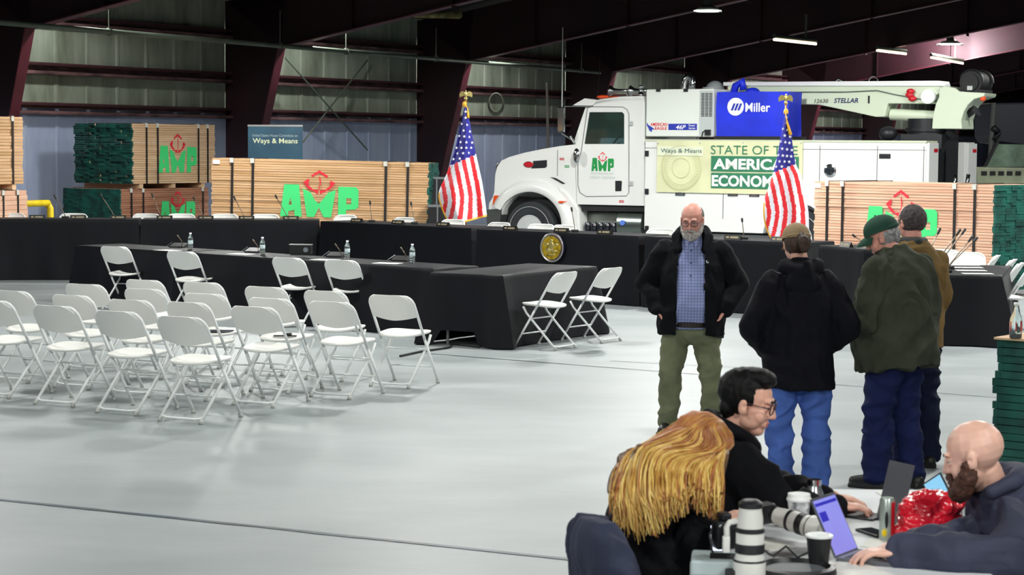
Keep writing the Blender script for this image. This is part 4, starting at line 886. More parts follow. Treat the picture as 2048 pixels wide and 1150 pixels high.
def head_R(fw, pitch=0.0, roll=0.0):
    R = basis((fw[0], fw[1], 0), (0, 0, 1)); return R @ Matrix.Rotation(-pitch, 3, 'X') @ Matrix.Rotation(roll, 3, 'Y')
def add_head(m, c, R, k=1.0, nose=1.0, jaw=1.0):
    c = V(c); q = lambda p: c+R @ (V(p)*k)
    def E(p, r, A=None): m.ell(q(p), [v*k for v in r], R if A is None else R @ A)
    E((0, -.014, .032), (.076, .098, .086)); E((0, .026, -.016), (.061*jaw, .062, .090)); E((0, .050, -.088), (.032*jaw, .030, .026))
    for s in (-1, 1):
        E((s*.035*jaw, .026, -.056), (.022, .040, .032)); E((s*.031, .054, -.030), (.027, .028, .036)); E((s*.013, .090, -.031), (.010, .011, .009))
        E((s*.028, .078, .026), (.026, .013, .010)); E((s*.079, -.006, -.006), (.008, .018, .031), Matrix.Rotation(s*-.25, 3, 'Z')); E((s*.077, .004, -.022), (.008, .010, .014))
    m.chain([q((0, .084, .018)), q((0, .094*nose, -.008)), q((0, .102*nose, -.028))], [.009*k, .0115*k, .0130*k])
    E((0, .083, -.057), (.022, .010, .006)); E((0, .081, -.067), (.019, .010, .0065)); E((0, .073, -.062), (.034, .016, .018))
def head_sculpt(c, R, k=1.0):
    c = V(c); Ri = R.transposed()
    def f(p):
        l = Ri @ (p-c)/k
        for s in (-1, 1):
            d = (l-V((s*.031, .084, .004))).length
            if d < .03: l = l-V((0, .011*math.exp(-(d/.0125)**2), 0))
            d = (l-V((s*.088, .002, -.004))).length
            if d < .02: l = l-V((s*.007*math.exp(-(d/.009)**2), 0, 0))
        if abs(l.z+.062) < .004 and l.y > .07 and abs(l.x) < .02: l.y -= .002
        return c+R @ (l*k)
    return f
def head_mat(c, R, k=1.0):
    c = V(c); Ri = R.transposed()
    def f(p):
        l = Ri @ (V(p)-c)/k
        return 1 if (l.y > .078 and abs(l.x) < .024-abs(l.z+.062)*1.0 and -.073 < l.z < -.051) else 0
    return f
def add_hand(m, w, d, back, thumb, curl=0.35, k=1.0, spread=0.0):
    """w wrist, d finger direction, back = direction of the back of the hand, thumb = +1/-1 side."""
    R = basis(d, back); w = V(w); q = lambda p: w+R @ (V((p[0]*thumb, p[1], p[2]))*k)
    m.ell(q((0, .048, 0)), (.040*k, .052*k, .0155*k), R); m.cap(w, q((0, .02, 0)), .026*k, .028*k)
    for i, (x, y, L) in enumerate(((.028, .086, .95), (.0095, .092, 1.06), (-.010, .088, .98), (-.028, .077, .78))):
        p = V((x, y-.02, 0)); a = 0.12+curl*.5+i*.03; pts = [q(p)]; rs = [.0098*k]; p = V((x, y, .002)); pts.append(q(p)); rs.append(.0095*k)
        for sl, r_ in ((.042, .0088), (.026, .0082), (.020, .0070)):
            p = p+V((math.sin(spread*(1.5-i)*.3)*sl*L, math.cos(a)*sl*L, -math.sin(a)*sl*L)); a += curl*1.25; pts.append(q(p)); rs.append(r_*k)
        m.chain(pts, rs, 10)
    m.chain([q((.022, .018, -.004)), q((.046, .042, -.012)), q((.054, .068, -.022)), q((.050, .090, -.030))], [.014*k, .0115*k, .010*k, .008*k], 10)
def torso(m, J, rt, W, off=0.0, hem=None, collar=True, sq=2.3):
    """J spine: list of (point, rx, ry)."""
    pts = [V(p[0]) for p in J]; rg = []
    for i, (p, a, b) in enumerate(J):
        t = pts[min(i+1, len(pts)-1)]-pts[max(i-1, 0)]; rg.append((p, a*W+off, b*W+off, spineR(t, rt)))
    m.loft(rg, n=32, sq=sq)
def lerp(a, b, t): return V(a).lerp(V(b), t)
def shoe(m, a, fw, k=1.0):
    a = V(a); R = basis((fw[0], fw[1], 0), (0, 0, 1)); q = lambda x, y, z: V((a.x, a.y, 0))+R @ (V((x, y, z))*k)
    m.chain([q(0, -.06, .045), q(0, .05, .05), q(0, .15, .036)], [.043*k, .046*k, .036*k]); m.cap(q(0, -.02, .09), q(0, .0, .05), .045*k, .045*k)
    m.box(q(0, .045, .012), (.085*k, .27*k, .024*k), R)
def person(label, root, J, rt, Rh, c, scale=1.0, jacket=None, jack_m=black_j, trous_m=None, skin=skin_a, W=1.0, kh=1.0, hands=None, hem_drop=0.0, fold=.018, vox=.010, seed=0.0, head_kw={}, group=None, openf=None, sleeve=1.0, legs=True, bodyv=.005, shoulder_r=.085):
    """All joints are relative to the root."""
    t = thing('person', label, 'person', root, 0, group)
    m = MB(); rt = V(rt); up = V((0, 0, 1))
    sp = [(J['P'], .155, .11), (J['W'], .145, .105), (J['C'], .155, .115), (J['U'], .14, .10), (lerp(J['U'], J['N'], .7), .08, .07), (J['N'], .056, .058)]
    torso(m, sp, rt, W); m.cap(J['N'], lerp(J['N'], J['H'], .45)+Rh @ V((0, -.012, 0)), .057*kh, .054*kh)
    for s, sh, el, wr in (('L', 'SL', 'EL', 'WL'), ('R', 'SR', 'ER', 'WR')): m.chain([J[sh], J[el], J[wr]], [.052, .042, .028])
    for hp, kn, an in (('HL', 'KL', 'AL'), ('HR', 'KR', 'AR')): m.chain([J[hp], J[kn], J[an]], [.085, .058, .042])
    for an in ('AL', 'AR'): m.cap(J[an], V(J[an])+V((0, 0, -.02)), .04, .04)
    if hands:
        for h in hands: add_hand(m, *h)
    add_head(m, J['H'], Rh, kh, **head_kw)
    body = bake(m, 'body', [skin, lip_m], bodyv, t, 5, sculpt=head_sculpt(J['H'], Rh, kh), matfn=head_mat(J['H'], Rh, kh))
    for s in (-1, 1):
        p = V(J['H'])+Rh @ (V((s*.031, .0715, .004))*kh); e = MB(); e.ell(p, .0125*kh, Rh, 14, 10); e.ell(p+Rh @ (V((0, .0085, -.001))*kh), .006*kh, Rh, 10, 8, 1); e.ell(p+Rh @ (V((0, .0005, .0055))*kh), (.0145*kh, .0138*kh, .0095*kh), Rh, 12, 8, 2); e.ell(p+Rh @ (V((0, .0, -.009))*kh), (.014*kh, .0125*kh, .006*kh), Rh, 12, 8, 2); e.build('eye', [eye_w, iris, skin], t, True)
    # trousers
    m = MB(); pel = [(V(J['P'])+V((0, 0, -.02)), .165*W, .125*W), (lerp(J['P'], J['W'], .7), .158*W, .12*W)]
    cr = V(J['P'])*1; cr = (V(J['HL'])+V(J['HR']))/2
    m.cap(J['HL'], J['HR'], .115*W, .115*W); torso(m, [(cr, .14, .115), (J['P'], .165, .125), (lerp(J['P'], J['W'], .8), .15, .115)], rt, W)
    for hp, kn, an in (('HL', 'KL', 'AL'), ('HR', 'KR', 'AR')):
        m.chain([J[hp], lerp(J[hp], J[kn], .5), J[kn], lerp(J[kn], J[an], .5), J[an]], [.108*W, .098*W, .084*W, .082*W, .078*W])
    bake(m, 'trousers', trous_m, vox, t, 4, fold=.016, fscale=(5, 5, 9), seed=seed+3, cut=(lambda p: p.z < .03) if legs else None)
    # upper garment
    sj = jacket; m = MB(); torso(m, sj, rt, W)
    for sh, el, wr in (('SL', 'EL', 'WL'), ('SR', 'ER', 'WR')):
        m.chain([J[sh], lerp(J[sh], J[el], .5), J[el], lerp(J[el], J[wr], .5), lerp(J[el], J[wr], .95)], [shoulder_r*sleeve, .080*sleeve, .073*sleeve, .066*sleeve, .054*sleeve])
    jk = bake(m, 'jacket', jack_m, vox, t, 3, fold=fold, fscale=(6, 6, 4.5), seed=seed, cut=openf)
    for an, fw in (('AL', J.get('FL', (0, 1))), ('AR', J.get('FR', (0, 1)))):
        m = MB(); shoe(m, J[an], fw); bake(m, 'shoe', shoe_m, .008, t, 2)
    return t
def R2(fw):      # rotate standing joints given with +y forward
    a = math.atan2(fw[1], fw[0])-PI/2; return Matrix.Rotation(a, 3, 'Z')
def standing(k, fw, ov):
    J = dict(P=(0, 0, .95), W=(0, .01, 1.08), C=(0, .0, 1.28), U=(0, -.015, 1.40), N=(0, -.02, 1.49), H=(0, .015, 1.635), SL=(-.175, -.01, 1.415), SR=(.175, -.01, 1.415), EL=(-.29, -.04, 1.14), ER=(.29, -.04, 1.14), WL=(-.19, .11, .95), WR=(.19, .11, .95),
             HL=(-.092, 0, .90), HR=(.092, 0, .90), KL=(-.12, .02, .50), KR=(.12, .02, .50), AL=(-.13, -.02, .08), AR=(.13, -.02, .08)); J.update(ov)
    R = R2(fw); out = {n: R @ (V(p)*k) for n, p in J.items() if n not in ('FL', 'FR')}
    fa = R @ V((-.25, 1, 0)); fb = R @ V((.25, 1, 0)); out['FL'] = (fa.x, fa.y); out['FR'] = (fb.x, fb.y); return out, R
def jack(J, R, k, rows):              # rows: (x, y, z, rx, ry) in the standing frame
    return [(R @ (V((0, y, z))*k), rx*k, ry*k) for y, z, rx, ry in rows]
def hair(name, m, mt_, t, vox=.006, fold=.006, fs=(40, 40, 10), cut=None, seed=0): return bake(m, name, mt_, vox, t, 2, fold=fold, fscale=fs, cut=cut, seed=seed)
def hat(t, c, R, k, mt_, brim=True, back_gap=False):
    c = V(c); m = MB(); vs = []; fs = []; n = 32; rows = 9
    for th in (0.0, 0.004):
        for j in range(rows):
            a = j/(rows-1)*PI/2
            for i in range(n):
                b = 2*PI*i/n; r = V((.087*math.cos(a)*math.cos(b), .109*math.cos(a)*math.sin(b), .098*math.sin(a)**.85))*(1-th*10)
                p = V((0, -.012, .036))+r
                if j == 0: p.z += -.008*math.cos(b)*0+ (-.012 if math.sin(b) < 0 else 0)*abs(math.sin(b))
                vs.append(c+R @ (p*k))
    for j in range(rows-1):
        for i in range(n): q = j*n+i; fs.append((q, j*n+(i+1) % n, (j+1)*n+(i+1) % n, q+n))
    m.add(vs, fs); m.ell(c+R @ (V((0, -.012, .134))*k), .007*k); cp = m.build('cap', mt_, t, 'auto', angle=60)
    m = MB(); vs = []; fs = []
    for th in (0, .005):
        for j in range(6):
            for i in range(17):
                a = -1+2*i/16; x = a*.074; y0 = -.012+.109*math.sqrt(max(0, 1-(x/.087)**2)); y = y0-.006+j/5*(.072*math.sqrt(max(.02, 1-a*a*.9))); z = .038-.020*(a*a)-.004*j-.03*(j/5)**2*.5+th
                vs.append(c+R @ (V((x, y, z))*k))
    for s in (0, 102):
        for j in range(5):
            for i in range(16): q = s+j*17+i; fs.append((q, q+1, q+18, q+17))
    for i in range(16): q = 85+i; fs.append((q, q+1, q+103, q+102))
    m.add(vs, fs); m.build('cap_brim', mt_, cp, 'auto', angle=60)
    m = MB(); m.tube([c+R @ (V((.086*math.cos(b), -.012+.107*math.sin(b), .040))*k) for b in [PI+.5+i*(PI-1)/12 for i in range(13)]], .007*k, 6); m.build('cap_strap', mt_, cp, True)
    return cp
def glasses(t, c, R, k, mt_, rw=.024, rh=.018):
    m = MB(); q = lambda p: V(c)+R @ (V(p)*k)
    for s in (-1, 1):
        m.tube([q((s*.033+rw*math.copysign(abs(math.cos(b))**.8, math.cos(b)), .100-abs(s*.033+rw*math.cos(b))*.12, .002+rh*math.copysign(abs(math.sin(b))**.8, math.sin(b)))) for b in [2*PI*i/20 for i in range(20)]], .0028*k, 6, closed=True)
        m.tube([q((s*.058, .093, .008)), q((s*.074, .05, .009)), q((s*.080, 0, .010)), q((s*.078, -.012, .0))], .0022*k, 6)
    m.tube([q((-.010, .099, .006)), q((0, .103, .009)), q((.010, .099, .006))], .002*k, 6); g = m.build('eyeglasses', mt_, t, True)
    m = MB()
    for s in (-1, 1): m.add([q((s*.033+rw*.95*math.cos(b), .099-abs(s*.033+rw*math.cos(b))*.12, .002+rh*.95*math.sin(b))) for b in [2*PI*i/16 for i in range(16)]], [tuple(range(16))])
    m.build('lens', mat('lens_glass', (225, 232, 235), 0.05), g); MATS['lens_glass'].node_tree.nodes['Principled BSDF'].inputs['Alpha'].default_value = .10
def brows(t, c, R, k, mt_):
    m = MB(); q = lambda p: V(c)+R @ (V(p)*k)
    for s in (-1, 1): m.tube([q((s*.016, .092, .024)), q((s*.032, .089, .030)), q((s*.050, .076, .024))], .0042*k, 6)
    m.build('eyebrows', mt_, t, True)

# --- bearded man facing us
fw = (-.16, -1); k = 1.0
p = G(1380, 869); J, R = standing(k, fw, dict(U=(0, -.005, 1.38), N=(0, .03, 1.46), H=(0, .085, 1.575), P=(0, .02, .90), SL=(-.19, -.01, 1.335), SR=(.19, -.01, 1.335), EL=(-.335, -.05, 1.10), ER=(.335, -.05, 1.10), WL=(-.24, .08, .925), WR=(.24, .08, .925), HL=(-.105, 0, .78), HR=(.105, 0, .78), KL=(-.145, .03, .46), KR=(.145, .03, .46), AL=(-.155, 0, .09), AR=(.16, -.03, .09)))
Rh = head_R((-.30, -1), .30)
shirt = mat('shirt_check', (140, 150, 192), 0.8)
_nt = shirt.node_tree; _b = _nt.nodes['Principled BSDF']; _tc = _nt.nodes.new('ShaderNodeTexCoord'); _bk = _nt.nodes.new('ShaderNodeTexBrick'); _mp = _nt.nodes.new('ShaderNodeMapping')
_mp.inputs['Rotation'].default_value = (PI/2, 0, 0); _nt.links.new(_tc.outputs['Object'], _mp.inputs[0]); _nt.links.new(_mp.outputs[0], _bk.inputs['Vector']); _bk.offset = 0
for n_, v_ in (('Color1', (148, 160, 204)), ('Color2', (150, 160, 200)), ('Mortar', (108, 118, 172))): _bk.inputs[n_].default_value = tuple(lin(x) for x in v_)+(1,)
_bk.inputs['Scale'].default_value = 1.0; _bk.inputs['Brick Width'].default_value = .022; _bk.inputs['Row Height'].default_value = .022; _bk.inputs['Mortar Size'].default_value = .0025; _nt.links.new(_bk.outputs['Color'], _b.inputs['Base Color'])
JK = jack(J, R, k, [(.01, .74, .245, .165), (.01, .85, .245, .175), (.02, 1.02, .235, .175), (.01, 1.20, .23, .178), (.01, 1.31, .20, .165), (.02, 1.38, .155, .135), (.03, 1.46, .10, .10), (.04, 1.50, .095, .095)])
Ri = R.transposed()
def openf(p): l = Ri @ p; return l.y > .05 and -.085-(1.45-l.z)*.03 < l.x < .085+(1.45-l.z)*.02 and l.z > .70
m1 = person('person with grey beard and glasses in open black jacket, blue shirt and olive trousers', tuple(p), J, R @ V((1, 0, 0)), Rh, None, jacket=JK, trous_m=cloth_mat('trousers_olive', (118, 122, 96)), skin=skin_r, W=1.0, openf=openf, seed=1, kh=1.02,
            hands=[(J['WL'], R @ V((.55, .15, -.8)), R @ V((-.8, -.3, -.5)), -1, .5), (J['WR'], R @ V((-.55, .15, -.8)), R @ V((.8, -.3, -.5)), 1, .5)], head_kw=dict(jaw=1.12), sleeve=1.12)
m = MB(); torso(m, jack(J, R, k, [(.01, .80, .165, .150), (.03, .95, .175, .165), (.03, 1.12, .165, .158), (.02, 1.26, .15, .145), (.02, 1.36, .11, .105), (.03, 1.455, .072, .078), (.035, 1.475, .07, .075)]), R @ V((1, 0, 0)), 1.0); bake(m, 'shirt', shirt, .009, m1, 3, fold=.006, seed=5)
m = MB()
for z in (1.36, 1.27, 1.18, 1.09, 1.0, .91): m.ell(R @ V((.0, .176 if z < 1.2 else .168-(z-1.2)*.12, z)), .0065)
m.build('shirt_buttons', mat('button_dark', (40, 44, 70), .4), m1)
m = MB()
for s in (-1, 1): m.prism([(s*.008, 1.440), (s*.046, 1.458), (s*.048, 1.415), (s*.030, 1.37)], lambda u, z, d: R @ V((u, .142+d-(z-1.39)*.45-abs(u)*.25, z)), 0, .010)
m.build('shirt_collar', shirt, m1, bevel=.004)
m = MB()
for s in (-1, 1): m.chain([R @ V((s*.10, .10, 1.36)), R @ V((s*.115, .04, 1.45)), R @ V((s*.08, -.06, 1.50)), R @ V((0, -.09, 1.50))], [.035, .04, .035, .035])
bake(m, 'jacket_collar', black_j, .010, m1, 3, fold=.006)
m = MB(); m.lathe([(.155, 0), (.162, .005), (.162, .035), (.155, .04)], R @ V((0, .015, .80)), 30); m.build('belt', mat('belt_leather', (36, 28, 24), .5), m1)
m = MB(); m.box(R @ V((-.215, .06, .80)), (.05, .03, .16), R); m.build('belt_radio', mat('radio_black', (20, 20, 22), .4), m1, bevel=.008)
m = MB(); m.ell(R @ V((-.12, .168, 1.28)), (.012, .008, .012)); m.build('lapel_pin', chrome, m1)
H = V(J['H']); q = lambda p: H+Rh @ V(p)
grey = mat('hair_grey', (120, 116, 112), .7, var=.3, vscale=60); beardm = mat('beard_grey', (176, 168, 164), .8, var=.25, vscale=70)
m = MB(); m.ell(q((0, -.032, .028)), (.083, .092, .080), Rh); hair('hair', m, grey, m1, .006, .003, cut=lambda p: (Rh.transposed() @ (p-H)).y > .018+.2*abs((Rh.transposed() @ (p-H)).x)*0 or ((Rh.transposed() @ (p-H)).z > .075) or (Rh.transposed() @ (p-H)).z < -.045)
m = MB()
for s in (-1, 1): m.chain([q((s*.072, .018, -.025)), q((s*.062, .040, -.065)), q((s*.035, .068, -.095)), q((0, .082, -.105))], [.014, .022, .028, .030])
m.ell(q((0, .090, -.092)), (.036, .022, .026), Rh)
for s in (-1, 1): m.chain([q((0, .098, -.046)), q((s*.022, .092, -.052)), q((s*.034, .080, -.072))], [.009, .010, .012])
hair('beard', m, beardm, m1, .005, .004, (70, 70, 40)); glasses(m1, H, Rh, 1.02, mat('frame_brown', (90, 48, 40), .4), .025, .015); brows(m1, H, Rh, 1.02, grey)

# --- person in tan cap and dark jacket, back to us
fw = (-.05, 1); k = .935
p = G(1592, 990); J, R = standing(k, fw, dict(H=(-.02, .05, 1.625), N=(0, .01, 1.50), EL=(-.30, -.02, 1.10), ER=(.31, -.02, 1.10), WL=(-.17, .16, .93), WR=(.17, .16, .93), SL=(-.165, 0, 1.36), SR=(.165, 0, 1.36), AL=(-.10, 0, .08), AR=(.13, 0, .08), KL=(-.11, .03, .5), KR=(.13, .03, .5)))
Rh = head_R((-.18, 1), .28)
JK = jack(J, R, k, [(.0, .70, .225, .16), (.0, .85, .225, .165), (.01, 1.02, .215, .165), (.0, 1.20, .215, .165), (-.01, 1.32, .195, .15), (-.01, 1.41, .14, .125), (0, 1.48, .095, .10), (.01, 1.52, .085, .09)])
m2 = person('person with tan cap, ponytail, dark jacket and bright blue jeans, back to the camera', tuple(p), J, R @ V((1, 0, 0)), Rh, None, jacket=JK, jack_m=mat('jacket_ink', (13, 13, 21), .8, bump=.3, bscale=30, spec=.15), trous_m=cloth_mat('jeans_blue', (70, 98, 168)), skin=skin_a, seed=2, kh=.95, sleeve=1.15, W=1.04)
H = V(J['H']); q = lambda p: H+Rh @ (V(p)*.95); brn = mat('hair_brown', (62, 40, 30), .6, var=.4, vscale=50)
m = MB(); m.ell(q((0, -.03, .01)), (.082, .088, .085), Rh); m.chain([q((0, -.115, .03)), q((0, -.15, -.01)), q((.005, -.138, -.06))], [.026, .034, .024]); hair('hair', m, brn, m2, .006, .004, cut=lambda p: (Rh.transposed() @ (p-H)).y > .04)
hat(m2, H, Rh, .97, mat('cap_tan', (156, 132, 100), .85, bump=.2, bscale=80))
m = MB(); m.chain([R @ (V((.10, -.05, 1.49))*k), R @ (V((0, -.13, 1.46))*k), R @ (V((-.10, -.05, 1.49))*k)], [.05, .06, .05]); m.ell(R @ (V((0, -.13, 1.38))*k), (.11, .05, .09), R); bake(m, 'hood', MATS['jacket_ink'], .01, m2, 3, fold=.01)

# --- person in green cap and olive fleece
fw = (-.72, .69); k = .985
p = G(1790, 976); J, R = standing(k, fw, dict(U=(0, .01, 1.37), N=(0, .05, 1.46), H=(0, .135, 1.575), SL=(-.215, .0, 1.365), SR=(.215, .0, 1.365), EL=(-.30, .04, 1.08), ER=(.31, .0, 1.08), WL=(-.14, .24, 1.02), WR=(.15, .22, 1.02), AL=(-.11, .06, .08), AR=(.12, -.04, .08), KL=(-.12, .06, .5), KR=(.12, .03, .5)))
Rh = head_R((-.98, .30), .42)
JK = jack(J, R, k, [(.0, .755, .245, .20), (.01, .86, .25, .21), (.02, 1.02, .25, .215), (.01, 1.20, .25, .20), (.0, 1.33, .235, .175), (.02, 1.41, .17, .14), (.05, 1.48, .095, .095), (.06, 1.51, .085, .085)])
m3 = person('person in dark green cap and olive fleece jacket looking down to the left', tuple(p), J, R @ V((1, 0, 0)), Rh, None, jacket=JK, jack_m=cloth_mat('fleece_olive', (58, 62, 50)), trous_m=cloth_mat('jeans_navy', (22, 30, 72)), skin=skin_r, seed=4, kh=1.02, sleeve=1.25, W=1.17, fold=.022)
H = V(J['H']); q = lambda p: H+Rh @ (V(p)*1.02)
m = MB(); m.ell(q((0, -.035, -.005)), (.083, .083, .075), Rh); hair('hair', m, mat('hair_silver', (150, 150, 150), .7, var=.35, vscale=60), m3, .006, .005, cut=lambda p: (Rh.transposed() @ (p-H)).y > .012)
cp = hat(m3, H, Rh, 1.04, mat('cap_green', (20, 66, 50), .8, bump=.2, bscale=80)); brows(m3, H, Rh, 1.02, mat('hair_silver', (150, 150, 150)))
m = MB(); m.ell(q((.05, -.11, .052)), (.028, .010, .014), Rh); m.build('cap_patch', mat('patch_white', (210, 214, 212), .7), cp, True)
m = MB(); m.chain([R @ (V((.09, .0, 1.47))*k), R @ (V((0, -.07, 1.46))*k), R @ (V((-.09, .0, 1.47))*k), R @ (V((-.08, .09, 1.44))*k)], [.04, .045, .04, .035]); bake(m, 'jacket_collar', MATS['fleece_olive'], .01, m3, 3, fold=.006)

# --- person behind in tan coat
fw = (-.15, 1); k = .99
p = G(1818, 932); J, R = standing(k, fw, dict(H=(-.01, .05, 1.63), N=(0, .01, 1.5), ER=(.20, 0, 1.13), EL=(-.20, 0, 1.13), WL=(-.16, .12, .97), WR=(.16, .12, .97), SL=(-.155, 0, 1.38), SR=(.155, 0, 1.38)))
Rh = head_R((-.55, .85), .18)
JK = jack(J, R, k, [(.0, .80, .215, .16), (.0, .95, .215, .165), (.01, 1.12, .215, .165), (.0, 1.25, .225, .165), (-.01, 1.36, .215, .145), (-.01, 1.44, .15, .12), (0, 1.50, .09, .09)])
m4 = person('person in a tan coat with dark collar standing behind the green cap', tuple(p), J, R @ V((1, 0, 0)), Rh, None, jacket=JK, jack_m=cloth_mat('coat_tan', (124, 100, 62)), trous_m=cloth_mat('jeans_dark', (20, 26, 50)), skin=skin_r, seed=7, sleeve=.98)
H = V(J['H']); m = MB(); m.ell(H+Rh @ V((0, -.028, .022)), (.086, .100, .100), Rh); hair('hair', m, mat('hair_ash', (70, 62, 62), .75, var=.35, vscale=60), m4, .006, .003, cut=lambda p: (Rh.transposed() @ (p-H)).y > .045 or (Rh.transposed() @ (p-H)).z < -.06)
m = MB(); m.chain([R @ V((.07, .02, 1.49)), R @ V((0, -.07, 1.49)), R @ V((-.07, .02, 1.49))], [.035, .038, .035]); bake(m, 'coat_collar', mat('collar_dark', (44, 48, 48), .8), .01, m4, 2)

# --- seated people at the press table (joints given in hall coordinates)
def seated(label, W_, f, r, headc, Rh, spine, arms, hip, knee, ankle, **kw):
    root = V((W_[0], W_[1], 0)); f = V((f[0], f[1], 0)).normalized(); r = V((f.y, -f.x, 0)); q = lambda p: V(p)-root
    J = dict(P=q(spine[0]), W=q(spine[1]), C=q(spine[2]), U=q(spine[3]), N=q(spine[4]), H=q(headc)); J['SR'], J['ER'], J['WR'] = [q(a) for a in arms[0]]; J['SL'], J['EL'], J['WL'] = [q(a) for a in arms[1]]
    P = V(J['P'])
    for s, n in ((1, 'R'), (-1, 'L')):
        J['H'+n] = P+r*s*.10+f*.02+V((0, 0, -.02)); J['K'+n] = P+r*s*.15+f*knee+V((0, 0, -.01)); J['A'+n] = P+r*s*.16+f*ankle; J['A'+n].z = .08; J['F'+n] = (f.x, f.y)
    def ex(a, b, t): return V(a)+(V(b)-V(a))*t
    jk_ = [(ex(J['P'], J['W'], -.1), .19, .155), (J['W'], .19, .155), (J['C'], .20, .155), (J['U'], .185, .135), (ex(J['U'], J['N'], .55), .14, .12), (J['N'], .082, .085), (ex(J['N'], J['H'], .12), .078, .08)]
    return person(label, tuple(root), J, r, Rh, None, jacket=jk_, **kw), J, q
# glasses man
Rh = head_R((.95, -.30), .20)
hc = D(1497, 806, 7.35)
m5, J, q_ = seated('seated person with black hair and dark glasses typing, in a black jacket', (.80, 7.42), (.98, .12), None, hc, Rh, [(.70, 7.44, .50), (.72, 7.43, .64), (.77, 7.42, .82), (.80, 7.41, .955), (.825, 7.395, 1.045)],
    [[(.845, 7.22, .955), (.99, 7.12, .80), (1.20, 7.27, .785)], [(.79, 7.60, .955), (.97, 7.60, .80), (1.20, 7.45, .785)]], 0, .40, .42, trous_m=cloth_mat('trousers_black', (24, 24, 28)), skin=skin_a, seed=11, vox=.008, bodyv=.0038,
    hands=[((1.20-.80, 7.27-7.42, .785), (.98, .15, -.05), (0, 0, 1), -1, .45), ((1.20-.80, 7.45-7.42, .785), (.98, -.1, -.05), (0, 0, 1), 1, .45)], sleeve=.98, head_kw=dict(nose=.98))
H = V(J['H']); hq = lambda p: H+Rh @ V(p); Hi = Rh.transposed(); hb = mat('hair_black', (9, 8, 10), .6, var=.3, vscale=50, spec=.2)
m = MB(); m.ell(hq((0, -.024, .040)), (.087, .102, .092), Rh); m.ell(hq((.0, .044, .098)), (.062, .044, .024), Rh); m.ell(hq((0, -.066, -.026)), (.066, .040, .050), Rh); m.ell(hq((0, .015, .105)), (.066, .07, .034), Rh)
def cut5(p):
    l = Hi @ (p-H); return (l.y > .030 and l.z < .070) or (l.y > .008 and l.z < -.0) or (l.y > -.012 and l.z < -.022)
hair('hair', m, hb, m5, .0045, .004, (30, 10, 16), cut5); glasses(m5, H, Rh, 1.0, mat('frame_dark', (60, 26, 34), .3), .025, .020); brows(m5, H, Rh, 1.0, hb)
m = MB(); nk = V(J['N'])
for a, b in ((0, 0),): m.chain([nk+V((.02, -.095, .0)), nk+V((-.07, -.06, .045)), nk+V((-.09, .0, .055)), nk+V((-.07, .06, .045)), nk+V((.02, .095, .0)), nk+V((.08, .06, -.05)), nk+V((.09, 0, -.07)), nk+V((.08, -.06, -.05)), nk+V((.02, -.095, 0))], [.028]*9)
bake(m, 'jacket_collar', black_j, .008, m5, 2, fold=.005)
# bald man
Rh = head_R((-.93, .37), .30)
hc = D(1947, 912, 6.65)
m7, J, q_ = seated('seated bald person with a full brown beard in a navy jacket, typing', (1.80, 6.72), (-1, .05), None, hc, Rh, [(1.98, 6.74, .50), (1.93, 6.73, .62), (1.82, 6.72, .78), (1.71, 6.71, .895), (1.63, 6.70, .965)],
    [[(1.70, 6.90, .885), (1.62, 6.78, .765), (1.36, 6.60, .78)], [(1.70, 6.52, .885), (1.60, 6.36, .785), (1.27, 6.43, .785)]], 0, .40, .42, jack_m=mat('jacket_navy', (50, 54, 76), .8, var=.12, vscale=5, bump=.3, bscale=40), trous_m=cloth_mat('trousers_black', (24, 24, 28)), skin=skin_b, seed=13, vox=.008, bodyv=.0038,
    hands=[((1.36-1.80, 6.60-6.72, .78), (-.97, -.2, -.02), (0, 0, 1), -1, .35), ((1.27-1.80, 6.43-6.72, .785), (-.98, .12, -.02), (0, 0, 1), 1, .4)], sleeve=1.05, fold=.02)
H = V(J['H']); hq = lambda p: H+Rh @ V(p); Hi2 = Rh.transposed(); bm2 = mat('beard_auburn', (74, 42, 30), .7, var=.35, vscale=60)
m = MB()
for s in (-1, 1): m.chain([hq((s*.070, .018, -.018)), hq((s*.060, .024, -.055)), hq((s*.045, .058, -.095)), hq((0, .080, -.108))], [.016, .032, .036, .036])
for s in (-1, 1): m.chain([hq((0, .100, -.045)), hq((s*.024, .094, -.053)), hq((s*.034, .082, -.080))], [.009, .011, .015])
m.ell(hq((0, .082, -.104)), (.046, .034, .036), Rh)
hair('beard', m, bm2, m7, .0045, .006, (60, 60, 40)); brows(m7, H, Rh, 1.0, bm2)
m = MB(); nk = V(J['N']); m.chain([nk+V((-.02, -.095, -.01)), nk+V((.07, -.07, .03)), nk+V((.095, .0, .045)), nk+V((.07, .07, .03)), nk+V((-.02, .095, -.01))], [.026, .030, .032, .030, .026]); bake(m, 'jacket_collar', MATS['jacket_navy'], .008, m7, 2, fold=.005)
# woman with long hair
Rh = head_R((.80, .30), .75)
hc = D(1395, 905, 6.78)
m6, J, q_ = seated('seated person with long ginger blonde hair bowed over a phone', (.36, 6.72), (.6, .8), None, hc, Rh, [(.49, 6.57, .50), (.48, 6.60, .62), (.475, 6.68, .81), (.48, 6.73, .925), (.545, 6.77, .985)],
    [[(.58, 6.62, .90), (.62, 6.52, .79), (.69, 6.60, .83)], [(.42, 6.86, .88), (.52, 6.98, .79), (.68, 6.78, .82)]], 0, .34, .36, trous_m=cloth_mat('trousers_black', (24, 24, 28)), skin=skin_a, seed=17, vox=.008, bodyv=.0038, shoulder_r=.07,
    hands=[((.69-.36, 6.60-6.72, .83), (.8, .3, .3), (-.3, -.6, .8), -1, .7), ((.68-.36, 6.78-6.72, .82), (.9, -.3, .15), (-.3, .6, .8), 1, .7)], sleeve=.85, W=.80, kh=.96)
H = V(J['H']); Hi3 = Rh.transposed(); rh = random.Random(5)
